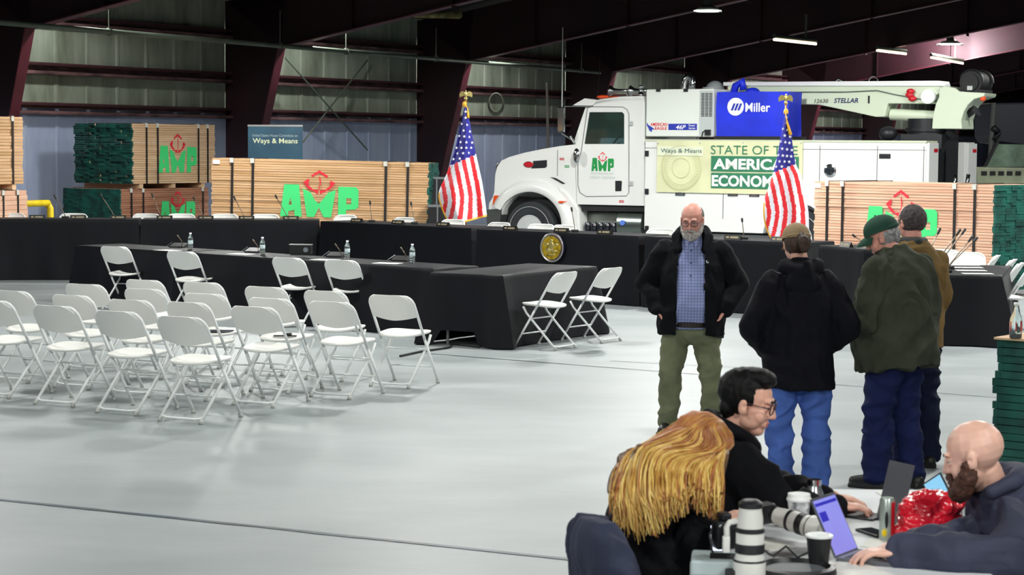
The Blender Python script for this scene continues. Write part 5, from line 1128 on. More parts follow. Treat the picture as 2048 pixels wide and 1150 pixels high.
def hair_col(name, a, b): return mat(name, a, .42, rgb2=b, vscale=22, vstretch=(1, 1, .25), spec=.45)
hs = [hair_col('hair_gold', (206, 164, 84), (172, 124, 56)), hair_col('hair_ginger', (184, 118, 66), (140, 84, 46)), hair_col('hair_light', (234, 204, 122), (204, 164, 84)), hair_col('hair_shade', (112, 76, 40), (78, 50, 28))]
hr = MB()
base = MB(); base.ell(H+Rh @ V((0, -.02, .035)), (.084, .102, .092), Rh)
up = V((0, 0, 1)); back = H+Rh @ V((0, -.06, .06))
root = V((.36, 6.72, 0))
# guide points of the locks: over the back, down the near side, in front of the face
KA = (0, .15, .3, .45, .6, .75, .88, 1)
RID = ((1240, 932, 6.74), (1254, 916, 6.72), (1285, 903, 6.68), (1318, 908, 6.62), (1352, 925, 6.60), (1396, 928, 6.61), (1428, 922, 6.64), (1446, 912, 6.68))
MID = ((1228, 978, 6.66), (1238, 982, 6.62), (1268, 985, 6.58), (1308, 985, 6.54), (1345, 985, 6.53), (1388, 975, 6.56), (1426, 978, 6.60), (1440, 976, 6.64))
END = ((1224, 1016, 6.62), (1240, 1052, 6.58), (1284, 1066, 6.55), (1325, 1056, 6.52), (1352, 1022, 6.52), (1388, 1008, 6.55), (1432, 1030, 6.59), (1440, 1038, 6.62))
def guide(T_, a, dy):
    i = max(j for j in range(len(KA)-1) if KA[j] <= a); f = (a-KA[i])/(KA[i+1]-KA[i]); p = [T_[i][c]+(T_[i+1][c]-T_[i][c])*f for c in range(3)]; return D(p[0], p[1], p[2]+dy)-root
def strand(a, lay, m, m1_, m2_, w0=.0033, far=False):
    dy = -.012*lay-.035; jx = lambda s: V((rh.uniform(-s, s), rh.uniform(-s, s), rh.uniform(-s, s)))
    if far: r1 = V((rh.uniform(.50, .70), 6.92, .98))-root; r2 = r1+V((0, .02, -.07)); e = r1+V((0, .0, -.14))
    else: r1 = guide(RID, a, dy)+jx(.006); r2 = guide(MID, a, dy-.05)+jx(.010); e = guide(END, a, dy-.06)+jx(.012)+V((0, 0, rh.uniform(-.02, .06)+.05*noise.noise(V((a*16, 0, 0)))))
    ang = -2.9+a*3.1+rh.uniform(-.12, .12); dirv = V((math.cos(ang), math.sin(ang)*.95, 0))
    if far: dirv = V((math.cos(.2+a*2.6), math.sin(.2+a*2.6), 0))
    r = .096+lay*.010+rh.uniform(-.003, .003); top = H+Rh @ V((rh.uniform(-.01, .01), -.005, .128)); cen = H+Rh @ V((0, -.015, .02))
    s1 = cen+V((dirv.x*r*.74, dirv.y*r*.80, r*.70)); s2 = cen+V((dirv.x*r*1.10, dirv.y*r*1.05, r*.06))
    bl = 1.0 if far else min(1, max(0, (a-.2)/.4)); bl = bl*bl*(3-2*bl)
    ctrl = [top, s1, lerp(lerp(s1, r1, .5)+V((-.004, -.008, .012)), s2, bl), r1, r2, e]; pts = []; ph = rh.uniform(0, 6)
    for i in range(len(ctrl)-1):
        p0, p1, p2, p3 = ctrl[max(i-1, 0)], ctrl[i], ctrl[i+1], ctrl[min(i+2, len(ctrl)-1)]
        for j in range(5):
            t = j/5; pts.append(0.5*((2*p1)+(p2-p0)*t+(2*p0-5*p1+4*p2-p3)*t*t+(3*p1-p0-3*p2+p3)*t**3))
    pts.append(ctrl[-1]); n = len(pts)
    for i in range(n): w_ = i/n; pts[i] = pts[i]+V((math.sin(ph+w_*9), math.cos(ph+w_*8), 0))*.009*w_
    for i in range(n):
        l = Hi3 @ (pts[i]-H)-V((0, -.018, .032)); g = V((l.x/.090, l.y/.108, l.z/.100)).length; tg = 1.0+lay*.06
        if g < tg and g > .3: l = l*(tg/g); pts[i] = H+Rh @ (l+V((0, -.018, .032)))
    rs = [w0*(.7+.6*math.sin(min(1, i/n*1.3)*PI/2))*(1-.85*max(0, i/n-.75)/.25) for i in range(n)]; k = int(n*rh.uniform(.22, .6))
    m.tube(pts[:k+1], 1, 5, rs=rs[:k+1], mi=m1_, flat=.6, cap=False); m.tube(pts[k:], 1, 5, rs=rs[k:], mi=m2_, flat=.6, cap=False)
for i in range(800): strand(rh.random(), rh.random(), hr, rh.choice([0, 1, 1, 1]), rh.choice([0, 0, 2, 2, 1]))
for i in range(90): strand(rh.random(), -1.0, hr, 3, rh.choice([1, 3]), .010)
for i in range(120): strand(rh.random(), rh.random(), hr, rh.choice([0, 1, 1]), rh.choice([0, 0, 1, 2]), far=True)
hro = hr.build('hair', hs, m6, True, recalc=False)
bake(base, 'hair_crown', hs[1], .006, m6, 2, fold=.003, fscale=(50, 50, 12), cut=lambda p: (Hi3 @ (p-H)).y > .05)
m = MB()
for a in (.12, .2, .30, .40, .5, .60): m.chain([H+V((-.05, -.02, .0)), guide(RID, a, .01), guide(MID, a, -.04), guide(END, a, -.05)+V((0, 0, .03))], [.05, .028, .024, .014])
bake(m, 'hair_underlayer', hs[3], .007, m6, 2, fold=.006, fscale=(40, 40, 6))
# ---------------------------------------------------------------- flags
flag_r = mat('flag_red', (222, 26, 38), 0.7, sheen=.2); flag_w = mat('flag_white', (226, 226, 236), 0.7); flag_b = mat('flag_blue', (28, 28, 132), 0.7); gold = mat('gold_fringe', (226, 168, 48), 0.55); goldm = mat('gold_metal', (206, 190, 120), 0.3, .8); poleM = mat('pole_wood', (150, 104, 50), .35, coat=.4)
def flag(Y, L, R_, top, pole_px, eagle, label, seed, tass):
    """L, R_: left and right outlines from top to bottom in photograph pixels, hung at distance Y."""
    base = D(pole_px[0], pole_px[1], Y+.05); t = thing('flag', label, 'flag', (base.x, base.y, 0), 0, 'flags on poles behind the dais'); o = V((base.x, base.y, 0))
    et = D(eagle[0], eagle[1], Y+.05); m = MB(); tp = et-o; m.cyl((0, 0, 0.02), (tp.x, tp.y, tp.z-.16), .016, n=12); m.build('flag_pole', poleM, t, True)
    m = MB(); m.lathe([(.16, 0), (.16, .02), (.06, .05), (.03, .09), (.02, .12)], (0, 0, 0), 24); m.build('pole_base', goldm, t, 'auto')
    m = MB(); c = tp+V((0, 0, -.10)); m.ell(c+V((0, 0, -.05)), .028); m.ell(c+V((0, 0, .015)), (.026, .024, .05)); m.ell(c+V((0, -.012, .065)), (.016, .022, .016)); m.cap(c+V((0, -.03, .062)), c+V((0, -.05, .052)), .006, .002)
    for s in (-1, 1):
        m.add([c+V(p) for p in ((0, 0, .035), (s*.05, .012, .068), (s*.085, .018, .055), (s*.105, .020, .015), (s*.095, .02, -.035), (s*.075, .018, -.02), (s*.055, .015, -.015), (s*.03, .01, -.01), (0, 0, -.01))]+[c+V(p)+V((0, .012, 0)) for p in ((0, 0, .035), (s*.05, .012, .068), (s*.085, .018, .055), (s*.105, .020, .015), (s*.095, .02, -.035), (s*.075, .018, -.02), (s*.055, .015, -.015), (s*.03, .01, -.01), (0, 0, -.01))],
              [tuple(range(9)), tuple(range(17, 8, -1))]+[(i, (i+1) % 9, 9+(i+1) % 9, 9+i) for i in range(9)])
    m.cap(c+V((0, .01, -.02)), c+V((0, .03, -.06)), .018, .008); m.build('eagle_finial', goldm, t, 'auto')
    def curve(P, v):
        x = v*(len(P)-1); i = min(int(x), len(P)-2); f = x-i
        p0, p1, p2, p3 = P[max(i-1, 0)], P[i], P[i+1], P[min(i+2, len(P)-1)]
        return [0.5*((2*p1[a])+(p2[a]-p0[a])*f+(2*p0[a]-5*p1[a]+4*p2[a]-p3[a])*f*f+(3*p1[a]-p0[a]-3*p2[a]+p3[a])*f**3) for a in (0, 1)]
    def pt(u, v, d=0.0):
        a = curve(L, v); b = curve(R_, v); x = a[0]+(b[0]-a[0])*u; y = a[1]+(b[1]-a[1])*u
        w_ = .10*(.25+v)*math.sin(u*8.5+v*2.2+seed)*(1-.4*abs(u-.5))+.03*math.sin(u*19+seed*2)*v
        return D(x, y, Y-.10-.10*math.sin(u*PI)*(.3+v)+w_*.55-d)-o
    NU, NV = 60, 70; m = MB(); vs = [pt(i/NU, j/NV) for j in range(NV+1) for i in range(NU+1)]; CANT = .40
    # stripes run down the cloth; the canton fills the upper part
    for j in range(NV):
        for i in range(NU):
            u = (i+.5)/NU; v = (j+.5)/NV; cb = CANT+.035-.075*u; pass
            uu = u+ (v-1)*(-.0)
            edge = (L is not None) and (v > .972 or (u < .035 and v > .66))
            wv_ = abs(curve(R_, v)[0]-curve(L, v)[0])*(1 if v < .75 else (1-.25*(v-.75)/.25)); mi = 3 if edge else (2 if v < cb else (1 if int(((1-u)*wv_+2)/8.2) % 2 == 0 else 0))
            m.f.append([j*(NU+1)+i, j*(NU+1)+i+1, (j+1)*(NU+1)+i+1, (j+1)*(NU+1)+i]); m.mi.append(mi)
    m.v = vs
    # stars of the canton
    r_ = 0
    rows = 9
    for a in range(rows):
        v = .045+a*(CANT-.06)/(rows-1); n = max(1, int(round(1+a*.42)))
        for b in range(n):
            u = (b+.5+(.22 if a % 2 else -.22)*(n > 1))/n
            if v > CANT+.01-.075*u: continue
            c = pt(min(.95, max(.05, u)), v, .012); sc = .027
            st = [c+V((math.sin(k*PI/5)*(sc if k % 2 == 0 else sc*.42), 0, math.cos(k*PI/5)*(sc if k % 2 == 0 else sc*.42))) for k in range(10)]; m.add(st, [tuple(range(10))], 1)
    m.build('flag_cloth', [flag_r, flag_w, flag_b, gold], t, True, recalc=False)
    m = MB(); P = [D(x, y, Y-.14)-o for x, y in tass]; m.tube(P, .012, 6, rs=[.008]*(len(P)-2)+[.022, .03]); m.ell(D(tass[0][0], tass[0][1], Y-.08)-o, (.035, .03, .05)); m.build('tassel_cord', gold, t, True)
flag(31.6, [(929, 214), (919, 258), (908, 305), (893, 348), (877, 388), (886, 425), (901, 452)], [(934, 214), (943, 262), (951, 303), (958, 335), (965, 368), (970, 400), (974, 433)], None, (932, 452), (932, 178), 'flag with eagle finial left of the truck, hanging in a narrow cone', 0, [(929, 209), (935, 216), (936, 228), (936, 236)])
flag(28.4, [(1570, 226), (1562, 268), (1553, 320), (1541, 362), (1527, 408), (1530, 452), (1546, 487)], [(1575, 226), (1583, 272), (1590, 322), (1602, 350), (1611, 390), (1617, 425), (1618, 470)], None, (1572, 500), (1572, 185), 'flag with eagle finial in front of the truck banner', 2.1, [(1572, 224), (1572, 236), (1577, 255), (1581, 270)])
# ---------------------------------------------------------------- roll up banner
a = D(496, 318, 36.2); b = D(605, 318, 36.0); zt = D(496, 252, 36.1).z
t = thing('pull_up_banner', 'dark teal pull-up banner with pale words behind the long bundle', 'banner stand', (a.x, a.y, 0), math.atan2(b.y-a.y, b.x-a.x)); wd = (b-a).length
m = MB(); m.bb((0, 0, .1), (wd, .006, zt)); m.build('banner_panel', mat('panel_teal', (44, 84, 104), .6, rgb2=(34, 62, 84), vscale=1.5), t)
m = MB(); m.bb((-.005, -.01, zt-.01), (wd+.005, .016, zt+.025)); m.build('top_bar', mat('bar_alu', (190, 194, 196), .3, .6), t, bevel=.004)
m = MB(); m.bb((0, -.12, 0), (wd, .12, .1)); m.build('banner_base', mat('bar_alu', (190, 194, 196), .3, .6), t, bevel=.01)
m = MB(); m.cyl((wd/2, .04, .08), (wd/2, .02, zt), .01, n=8); m.build('support_rod', mat('bar_alu', (190, 194, 196)), t)
m = MB(); fz = lambda u, z: V((u, -.004, z)); s_ = 3982/36.1
put_text(m, 'Ways & Means', fz, .09, zt-(289-252)/s_, wd-.09, zt-(276-252)/s_, bold=.012); m.build('large_lettering', mat('ink_cream', (206, 214, 180), .6), t)
m = MB(); put_text(m, 'United States House Committee on', fz, .08, zt-(273-252)/s_, wd-.09, zt-(267.5-252)/s_); m.build('small_lettering', mat('ink_grey', (150, 170, 176), .6), t)
# ---------------------------------------------------------------- round seal on the dais cloth
i_ = 4; A_, B_ = ends[3]; dd = (B_-A_).normalized(); nn = V((-dd.y, dd.x, 0)); best = min((abs(proj(A_.lerp(B_, k/200))[0]-1110), k) for k in range(201)); P_0 = A_.lerp(B_, best[1]/200)
zc = D(1110, 495, P_0.y).z
t = thing('round_seal', 'round gold seal with a dark blue rim hanging on the dais cloth', 'seal', (P_0.x-nn.x*.06, P_0.y-nn.y*.06, zc), math.atan2(dd.y, dd.x))
Rm = Matrix.Rotation(PI/2, 3, 'X'); rad = 29.5*P_0.y/3982
m = MB(); m.lathe([(.001, -.01), (rad, -.01), (rad, .012), (rad*.80, .018), (.001, .018)], (0, 0, 0), 48, Rm); m.build('seal_rim', mat('seal_navy', (40, 34, 70), .35, coat=.4), t, 'auto')
m = MB(); m.lathe([(rad*.985, .010), (rad, .016), (rad*.94, .020), (rad*.92, .016)], (0, 0, 0), 48, Rm); m.build('rim_band', mat('band_silver', (170, 166, 160), .3, .7), t, True)
m = MB(); m.lathe([(.001, .016), (rad*.80, .016), (rad*.80, .026), (rad*.70, .024), (.001, .024)], (0, 0, 0), 48, Rm); face = m.build('seal_face', mat('seal_gold', (196, 164, 44), .35, .6, var=.3, vscale=20, bump=.6, bscale=30), t, 'auto')
m = MB()
for sx, sz, rx, rz_ in ((0, .02, .05, .07), (-.09, .05, .05, .02), (.09, .05, .05, .02), (-.06, -.04, .05, .03), (.06, -.05, .05, .02), (0, .10, .03, .03), (0, -.10, .08, .015)): m.ell((sx*rad/.22, -.026, sz*rad/.22), (rx*rad/.22, .008, rz_*rad/.22))
m.build('seal_relief', goldm, face, True)
# ---------------------------------------------------------------- name plates and gooseneck microphones on the dais
pl_m = mat('plate_black', (24, 22, 22), .35); pl_t = mat('plate_print', (196, 184, 150), .6)
def on_dais(px, back=.12):
    best = None
    for A_, B_ in ends:
        for k in range(0, 201):
            q = A_.lerp(B_, k/200); c = abs(proj(q)[0]-px)
            if best is None or c < best[0]: best = (c, q, (B_-A_).normalized())
    q, d = best[1], best[2]; n = V((-d.y, d.x, 0)); return q+n*back, d
where = ['at the left edge of the dais', 'in front of the yellow rail', 'below the stacked green board ends', 'below the brown lumber bundle', 'left of the long bundle', 'below the left straps of the long bundle', 'below the first big letter', 'right of the notch under the logo', 'below the right straps of the long bundle', 'left of the first flag', 'beside the front wheel of the truck', 'directly above the round seal', 'below the truck fuel tank', 'right of the bearded man', 'under the second flag', 'right of the tan cap', 'just left of the green cap']
NP = []
def name_plate(p, rz, label, w_=.24, txt='MR. MEMBER'):
    t = thing('name_plate', label, 'name plate', tuple(p), rz, 'black name plates on the dais')
    m = MB(); m.add([(-w_/2, -.03, .001), (w_/2, -.03, .001), (w_/2, .03, .001), (-w_/2, .03, .001), (-w_/2, -.004, .062), (w_/2, -.004, .062), (w_/2, .004, .062), (-w_/2, .004, .062)], [(0, 3, 2, 1), (4, 5, 6, 7), (0, 1, 5, 4), (2, 3, 7, 6), (1, 2, 6, 5), (3, 0, 4, 7)]); m.build('plate', pl_m, t)
    m = MB(); put_text(m, txt, lambda u, v: V((u, -.0315+.45*v*.94-.0, v)), -w_*.38, .020, w_*.38, .044, bold=.02); m.build('print', pl_t, t); return t
for i, px in enumerate((73, 155, 236, 328, 410, 493, 582, 707, 790, 880, 1014, 1117, 1204, 1460, 1554, 1682, 1716)):
    q, d = on_dais(px, .07); name_plate((q.x, q.y, DH), math.atan2(d.y, d.x), 'small black name plate '+where[i], txt='MR. MEMBER')
mic_m = mat('mic_black', (26, 26, 28), .5); mic_t = mat('mic_tube', (120, 110, 96), .4, .5)
def mic(p, head, label, group='gooseneck microphones on the dais'):
    t = thing('gooseneck_microphone', label, 'microphone', tuple(p), 0, group); h = V(head)-V(p)
    m = MB(); m.bb((-.05, -.06, 0.001), (.05, .06, .035)); m.build('mic_base', mic_m, t, bevel=.008)
    m = MB(); e = h*.88; m.tube([(0, 0, .03), (h.x*.15, h.y*.15, h.z*.25), (h.x*.5, h.y*.5, h.z*.56), tuple(e)], .0065, 6); m.build('gooseneck', mic_t, t, True)
    m = MB(); m.cap(e, h, .013, .015); m.build('mic_head', mic_m, t, True)
wm = ['in front of the yellow rail', 'against the green end of the brown bundle', 'against the brown bundle, leaning left', 'right of the brown bundle logo', 'left of the first strap of the long bundle', 'leaning left over the first big letter', 'leaning right beside the last big letter', 'leaning right at the right strap of the long bundle', 'in front of the truck fender skirt', 'right of the bearded man', 'left of the green cap, bent', 'right of the green cap brim']
for i, (hx, hy, bx) in enumerate(((109, 391, 127), (201, 388, 226), (304, 388, 318), (387, 395, 406), (468, 394, 487), (551, 391, 575), (740, 403, 715), (822, 405, 800), (1143, 416, 1124), (1484, 438, 1463), (1706, 470, 1693), (1740, 472, 1728))):
    q, d = on_dais(bx, .30); p = V((q.x, q.y, DH)); mic(p, D(hx, hy, q.y+.03), 'gooseneck microphone on the dais '+wm[i])
for i, (hx, hy, bx, by) in enumerate(((1880, 458, 1846, 535), (1920, 460, 1868, 540), (1930, 459, 1880, 533), (1944, 474, 1893, 545), (1954, 476, 1898, 538))):
    p = G(bx, by, WH); mic(p, D(hx, hy, p.y+.15), ['leftmost of five microphones leaning right on the paper covered table', 'second of five leaning microphones on the paper covered table', 'middle of five leaning microphones on the paper covered table', 'fourth of five leaning microphones on the paper covered table', 'rightmost of five leaning microphones on the paper covered table'][i], 'microphones on the right table')
# papers in rows on the right table
pap = mat('paper', (228, 228, 222), 0.7)
for i, (x0, x1, y) in enumerate(((1896, 1960, 531), (1905, 1968, 536), (1916, 1975, 542), (1929, 1989, 548.5))):
    a = G(x0, y, WH+.004); b = G(x1, y+.5, WH+.004); m = MB(); d = (b-a); n = V((-d.y, d.x, 0)).normalized()*.17; n.z = 0
    m.add([a, b, b+n, a+n, a+V((0, 0, .004)), b+V((0, 0, .004)), b+n+V((0, 0, .004)), a+n+V((0, 0, .004))], [(3, 2, 1, 0), (4, 5, 6, 7), (0, 1, 5, 4), (1, 2, 6, 5), (2, 3, 7, 6), (3, 0, 4, 7)])
    tag(m.build('paper_sheet', pap), ['farthest', 'second farthest', 'second nearest', 'nearest'][i]+' row of white papers on the far right black table', 'paper', 'papers on the right table')
# ---------------------------------------------------------------- witness table things
bt = mat('bottle_plastic', (225, 240, 240), .06, trans=.92, spec=.6); bl = mat('bottle_label', (196, 214, 220), .5); bcap = mat('bottle_cap', (236, 238, 238), .4)
def bottle(p, label, k=1.0, lab=bl):
    t = thing('water_bottle', label, 'bottle', tuple(p), 0, 'water bottles on the witness tables'); S = .001
    m = MB(); m.lathe([(.001, .001), (.028, .001), (.032, .008), (.032, .03), (.030, .034), (.032, .04), (.032, .06), (.030, .065), (.031, .12), (.032, .13), (.030, .15), (.022, .172), (.013, .188), (.0125, .2)], n=20); m.build('bottle_body', bt, t, True)
    m = MB(); m.lathe([(.0325, .075), (.0328, .076), (.0328, .118), (.0325, .119)], n=20); m.build('bottle_label', lab, t, True)
    m = MB(); m.lathe([(.001, .197), (.015, .197), (.0155, .199), (.015, .215), (.001, .216)], n=16); m.build('bottle_cap', bcap, t, True); t.scale = (k, k, k); return t
for i, (px, py) in enumerate(((381, 499.5), (525, 509.5), (694.5, 517.5), (824.5, 525.5))):
    bottle(G(px, py, WH), ['clear water bottle at the left on the witness table', 'clear water bottle left of the nameplate box', 'clear water bottle right of the nameplate box', 'clear water bottle at the right end of the witness table'][i], 1.0)
for i, (px, py) in enumerate(((357, 495), (508, 505), (672, 514), (803, 522))):
    p = G(px, py, WH); t = thing('microphone_console', ['black microphone console left of the leftmost bottle', 'black microphone console left of the second bottle', 'black microphone console left of the third bottle', 'black microphone console left of the rightmost bottle'][i], 'console', tuple(p), -.3, 'microphone consoles')
    m = MB(); m.add([(-.1, -.08, .001), (.1, -.08, .001), (.1, .08, .001), (-.1, .08, .001), (-.1, -.08, .02), (.1, -.08, .02), (.1, .08, .06), (-.1, .08, .06)], [(3, 2, 1, 0), (4, 5, 6, 7), (0, 1, 5, 4), (1, 2, 6, 5), (2, 3, 7, 6), (3, 0, 4, 7)]); m.build('console_body', mic_m, t, bevel=.006)
    m = MB(); m.tube([(.05, .02, .05), (.04, 0, .09), (.02, -.03, .13)], .006, 6); m.cap((.02, -.03, .13), (.008, -.045, .155), .010); m.build('short_mic', mic_t, t, True)
    m = MB(); m.add([(-.15, -.06, .01), (-.06, -.05, .07), (-.07, -.03, .075), (-.16, -.04, .012)], [(0, 1, 2, 3)]); m.build('folded_card', mat('card_glossy', (150, 160, 170), .2), t)
for i, (px, py) in enumerate(((335, 500.5), (482, 508), (650, 519.5), (775, 526.5))):
    p = G(px, py, WH+.003); m = MB(); R = Matrix.Rotation(-.7+.1*i, 3, 'Z'); m.box((0, 0, 0), (.30, .21, .004), R); o = m.build('paper_sheet', pap); o.location = p
    tag(o, ['white paper at the left on the witness table', 'white paper on the witness table left of the second bottle', 'white paper on the witness table above the third chair', 'white paper on the witness table left of the rightmost bottle'][i], 'paper', 'papers on the witness table')
p = G(600, 508.5, WH); t = thing('equipment_case', 'black flat box with a round grey emblem on the witness table', 'box', tuple(p), -.08)
m = MB(); m.bb((-.135, 0, .001), (.135, .12, .115)); m.build('case_body', mat('case_black', (20, 20, 24), .4), t, bevel=.006); m = MB(); m.bb((-.137, -.004, .112), (.137, .122, .120)); m.build('case_lid_edge', mat('bar_alu', (190, 194, 196)), t)
m = MB(); m.lathe([(.026, .0), (.030, .0), (.030, .004), (.026, .004)], (.07, 0, .055), 24, Rm); m.build('round_emblem', mat('emblem_grey', (110, 116, 124), .4), t)
# items left on chairs
def on_chair(rk, name, label, cat, fn):
    c = AUD[rk]; o = fn(); o.location = V(c.location)+Matrix.Rotation(c.rotation_euler.z, 3, 'Z') @ V((0, -.01, .459)); tag(o, label, cat); return o
m1_ = MB(); m1_.box((0, 0, .006), (.20, .05, .010)); m1_.box((.02, .01, .02), (.07, .05, .02)); on_chair((2, 3), 'x', 'small dark item lying on a chair seat behind the nearest block corner', 'item', lambda: m1_.build('eyeglass_case', mic_m, None, bevel=.004))
m2_ = MB(); m2_.box((0, 0, .004), (.22, .15, .006)); m2_.box((.03, -.02, .010), (.2, .02, .008)); on_chair((2, 2), 'x', 'dark notebook on the seat below the second witness chair', 'notebook', lambda: m2_.build('notebook', mat('notebook_grey', (60, 66, 76), .5), None, bevel=.003))
# ---------------------------------------------------------------- cases and stand behind the flag
for i, (x0, x1, y0, y1, Y, h0) in enumerate(((855, 893, 356, 408, 34.2, .95), (856, 895, 412, 446, 33.6, 0))):
    a = D(x0, y1, Y); b = D(x1, y0, Y); t = thing('road_case', ['upper black road case with steel edges behind the long bundle end', 'lower black road case with steel edges behind the dais'][i], 'case', (a.x, a.y, 0), 0, 'black road cases')
    z0, z1 = (h0 if h0 else .05), b.z; m = MB(); m.bb((0, 0, z0), (b.x-a.x, .6, z1)); m.build('case_body', mat('case_black', (20, 20, 24), .4), t)
    m = MB()
    for zz in (z0, z1): m.bb((-.01, -.01, zz-.02), (b.x-a.x+.01, .61, zz+.015))
    m.bb(((b.x-a.x)*.45, -.012, z0), ((b.x-a.x)*.52, 0, z1)); m.build('case_edge', mat('edge_steel', (150, 156, 160), .3, .7), t)
# hose coil on the wall
p = D(992, 205, 51.5); m = MB()
for k in range(3): m.tube([p+V((.17*math.cos(t_)*(1+.1*k), .02*k, .24*math.sin(t_)*(1+.05*k)-.03*k)) for t_ in [2*PI*i/20 for i in range(20)]], .018, 6, closed=True)
tag(m.build('hose_coil', mat('hose_drab', (110, 116, 100), .7), None, True), 'coiled hose hanging on the wall right of the first flag', 'hose coil')
p = D(1094, 165, 53.5); q = D(1096, 300, 53.5); m = MB(); m.cyl(p, q, .035, n=8); m.box(q+V((-.08, 0, -.1)), (.25, .1, .3)); tag(m.build('wall_conduit', mat('conduit_grey', (116, 112, 104), .6), None), 'grey conduit with a small box on the blue wall left of the truck', 'conduit')
# ---------------------------------------------------------------- machine at the right edge
Y = 44; a = D(1955, 372, Y); t = thing('loader_machine', 'grey green work machine with a glass cab at the right edge behind the crane', 'machine', (a.x, a.y, 0), 0)
def LM(px, py): p = D(px, py, Y); return (p.x-a.x, p.z)
fl_ = lambda u, z, d: V((u, d, z)); grn_p = mat('machine_paint', (176, 186, 156), .5, var=.15, vscale=2)
m = MB(); m.prism([LM(1953, 334), LM(2100, 336), LM(2100, 372), LM(1953, 372)], fl_, 0, .5); m.build('side_beam', grn_p, t, bevel=.03)
for k in range(5): m = MB(); u, z = LM(1968+k*17, 346); m.bb((u-.06, -.03, z-.05), (u+.06, 0, z+.04)); m.build('beam_slot', dkm, t)
m = MB(); m.prism([LM(1990, 205), LM(2100, 203), LM(2100, 300), LM(1996, 285), LM(1990, 270)], fl_, .3, 2.0); m.build('machine_hood', mat('machine_dark', (26, 30, 44), .5), t, bevel=.05)
m = MB(); m.prism([LM(1992, 288), LM(2100, 290), LM(2100, 334), LM(1968, 334)], fl_, .1, .14); m.build('cab_glass', mat('machine_glass', (136, 160, 140), .15, var=.3, vscale=2), t)
m = MB(); m.prism([LM(1993, 285), LM(2001, 270), LM(2004, 272), LM(1975, 332), LM(1968, 332)], fl_, .0, .1); m.build('cab_post', dkm, t)
m = MB(); m.cyl((LM(1992, 205)[0], .2, LM(1992, 205)[1]), (LM(1984, 330)[0], .2, LM(1984, 330)[1]), .05); m.build('boom_post', mat('post_grey', (96, 96, 92), .5), t)
m = MB(); m.prism([LM(1975, 372), LM(2100, 372), (LM(2100, 372)[0], 0), (LM(1975, 372)[0], 0)], fl_, .1, 1.8); m.build('lower_body', dkm, t)
m = MB(); m.cap((LM(1992, 258)[0], .2, LM(1992, 258)[1]), (LM(2000, 262)[0], .2, LM(1998, 262)[1]), .09, .06); m.cap((LM(1990, 276)[0], .1, LM(1990, 276)[1]), (LM(2002, 267)[0], .1, LM(2002, 267)[1]), .03, .03); m.build('work_light', dkm, t, True)
# bottle on the near green stack
p = G(2031, 677, .885); t = thing('drink_bottle', 'clear bottle with red print and dark drink left, on the near green stack', 'bottle', (p.x, p.y, .886))
m = MB(); m.lathe([(.001, .001), (.036, .001), (.040, .01), (.040, .12), (.034, .145), (.018, .175), (.014, .19), (.014, .215)], n=24); m.build('bottle_body', bt, t, True)
m = MB(); m.lathe([(.001, .003), (.037, .003), (.037, .03), (.001, .03)], n=20); m.build('drink', mat('cola', (50, 20, 16), .2), t, True)
m = MB(); 
for k in range(7): a_ = k*2*PI/7; m.box((.0405*math.cos(a_), .0405*math.sin(a_), .08), (.003, .006, .06), Matrix.Rotation(a_, 3, 'Z'))
m.build('red_print', redm, t)
m = MB(); m.lathe([(.001, .21), (.0165, .21), (.0165, .232), (.001, .233)], n=16); m.build('bottle_cap', bcap, t, True)
# cables on the floor
def cable(pts, r, name, label):
    P = [G(x, y, .012) for x, y in pts]; Q = []
    for i in range(len(P)-1):
        for j in range(6):
            f = j/6; a, b, c, d = P[max(i-1, 0)], P[i], P[i+1], P[min(i+2, len(P)-1)]; Q.append(.5*((2*b)+(c-a)*f+(2*a-5*b+4*c-d)*f*f+(3*b-a-3*c+d)*f**3))
    Q.append(P[-1]); m = MB(); m.tube(Q, r, 6); tag(m.build(name, blk, None, True), label, 'cable')
cable([(800, 712), (842, 703), (870, 699), (900, 694), (905, 688), (960, 694)], .011, 'floor_cable', 'black cable curling out from under the angled witness table')
# edge of something white low at the dais (a plug) 
p = G(1267, 598, .05); m = MB(); m.ell((0, 0, 0), (.03, .03, .035)); o = m.build('power_plug', bcap, None, True); o.location = (p.x, p.y-.05, .06); tag(o, 'small white plug at the foot of the dais cloth behind the bearded man', 'plug')
# ---------------------------------------------------------------- press table
TZ = .74; c4 = [V((.52, 5.65, 0)), V((1.50, 5.65, 0)), V((1.68, 7.9, 0)), V((.72, 7.9, 0))]
t = thing('press_table', 'white topped work table crowded with cameras and laptops', 'table', (0, 0, 0))
m = MB(); m.add([p+V((0, 0, TZ-.035)) for p in c4]+[p+V((0, 0, TZ)) for p in c4], [(3, 2, 1, 0), (4, 5, 6, 7), (0, 1, 5, 4), (1, 2, 6, 5), (2, 3, 7, 6), (3, 0, 4, 7)]); m.build('tabletop', mat('table_white', (222, 226, 230), .45, var=.03, vscale=3), t, bevel=.008)
for i, p in enumerate(c4): q = p.lerp((c4[0]+c4[1]+c4[2]+c4[3])/4, .14); m = MB(); m.cyl((q.x, q.y, 0), (q.x, q.y, TZ-.035), .018); m.build('leg', dkm, t)
T = lambda x, y, z=TZ: G(x, y, z)
lensw = mat('lens_white', (214, 214, 210), .4); lensb = mat('lens_black', (22, 24, 28), .45); glassd = mat('front_glass', (60, 70, 80), .08, .2, coat=1)
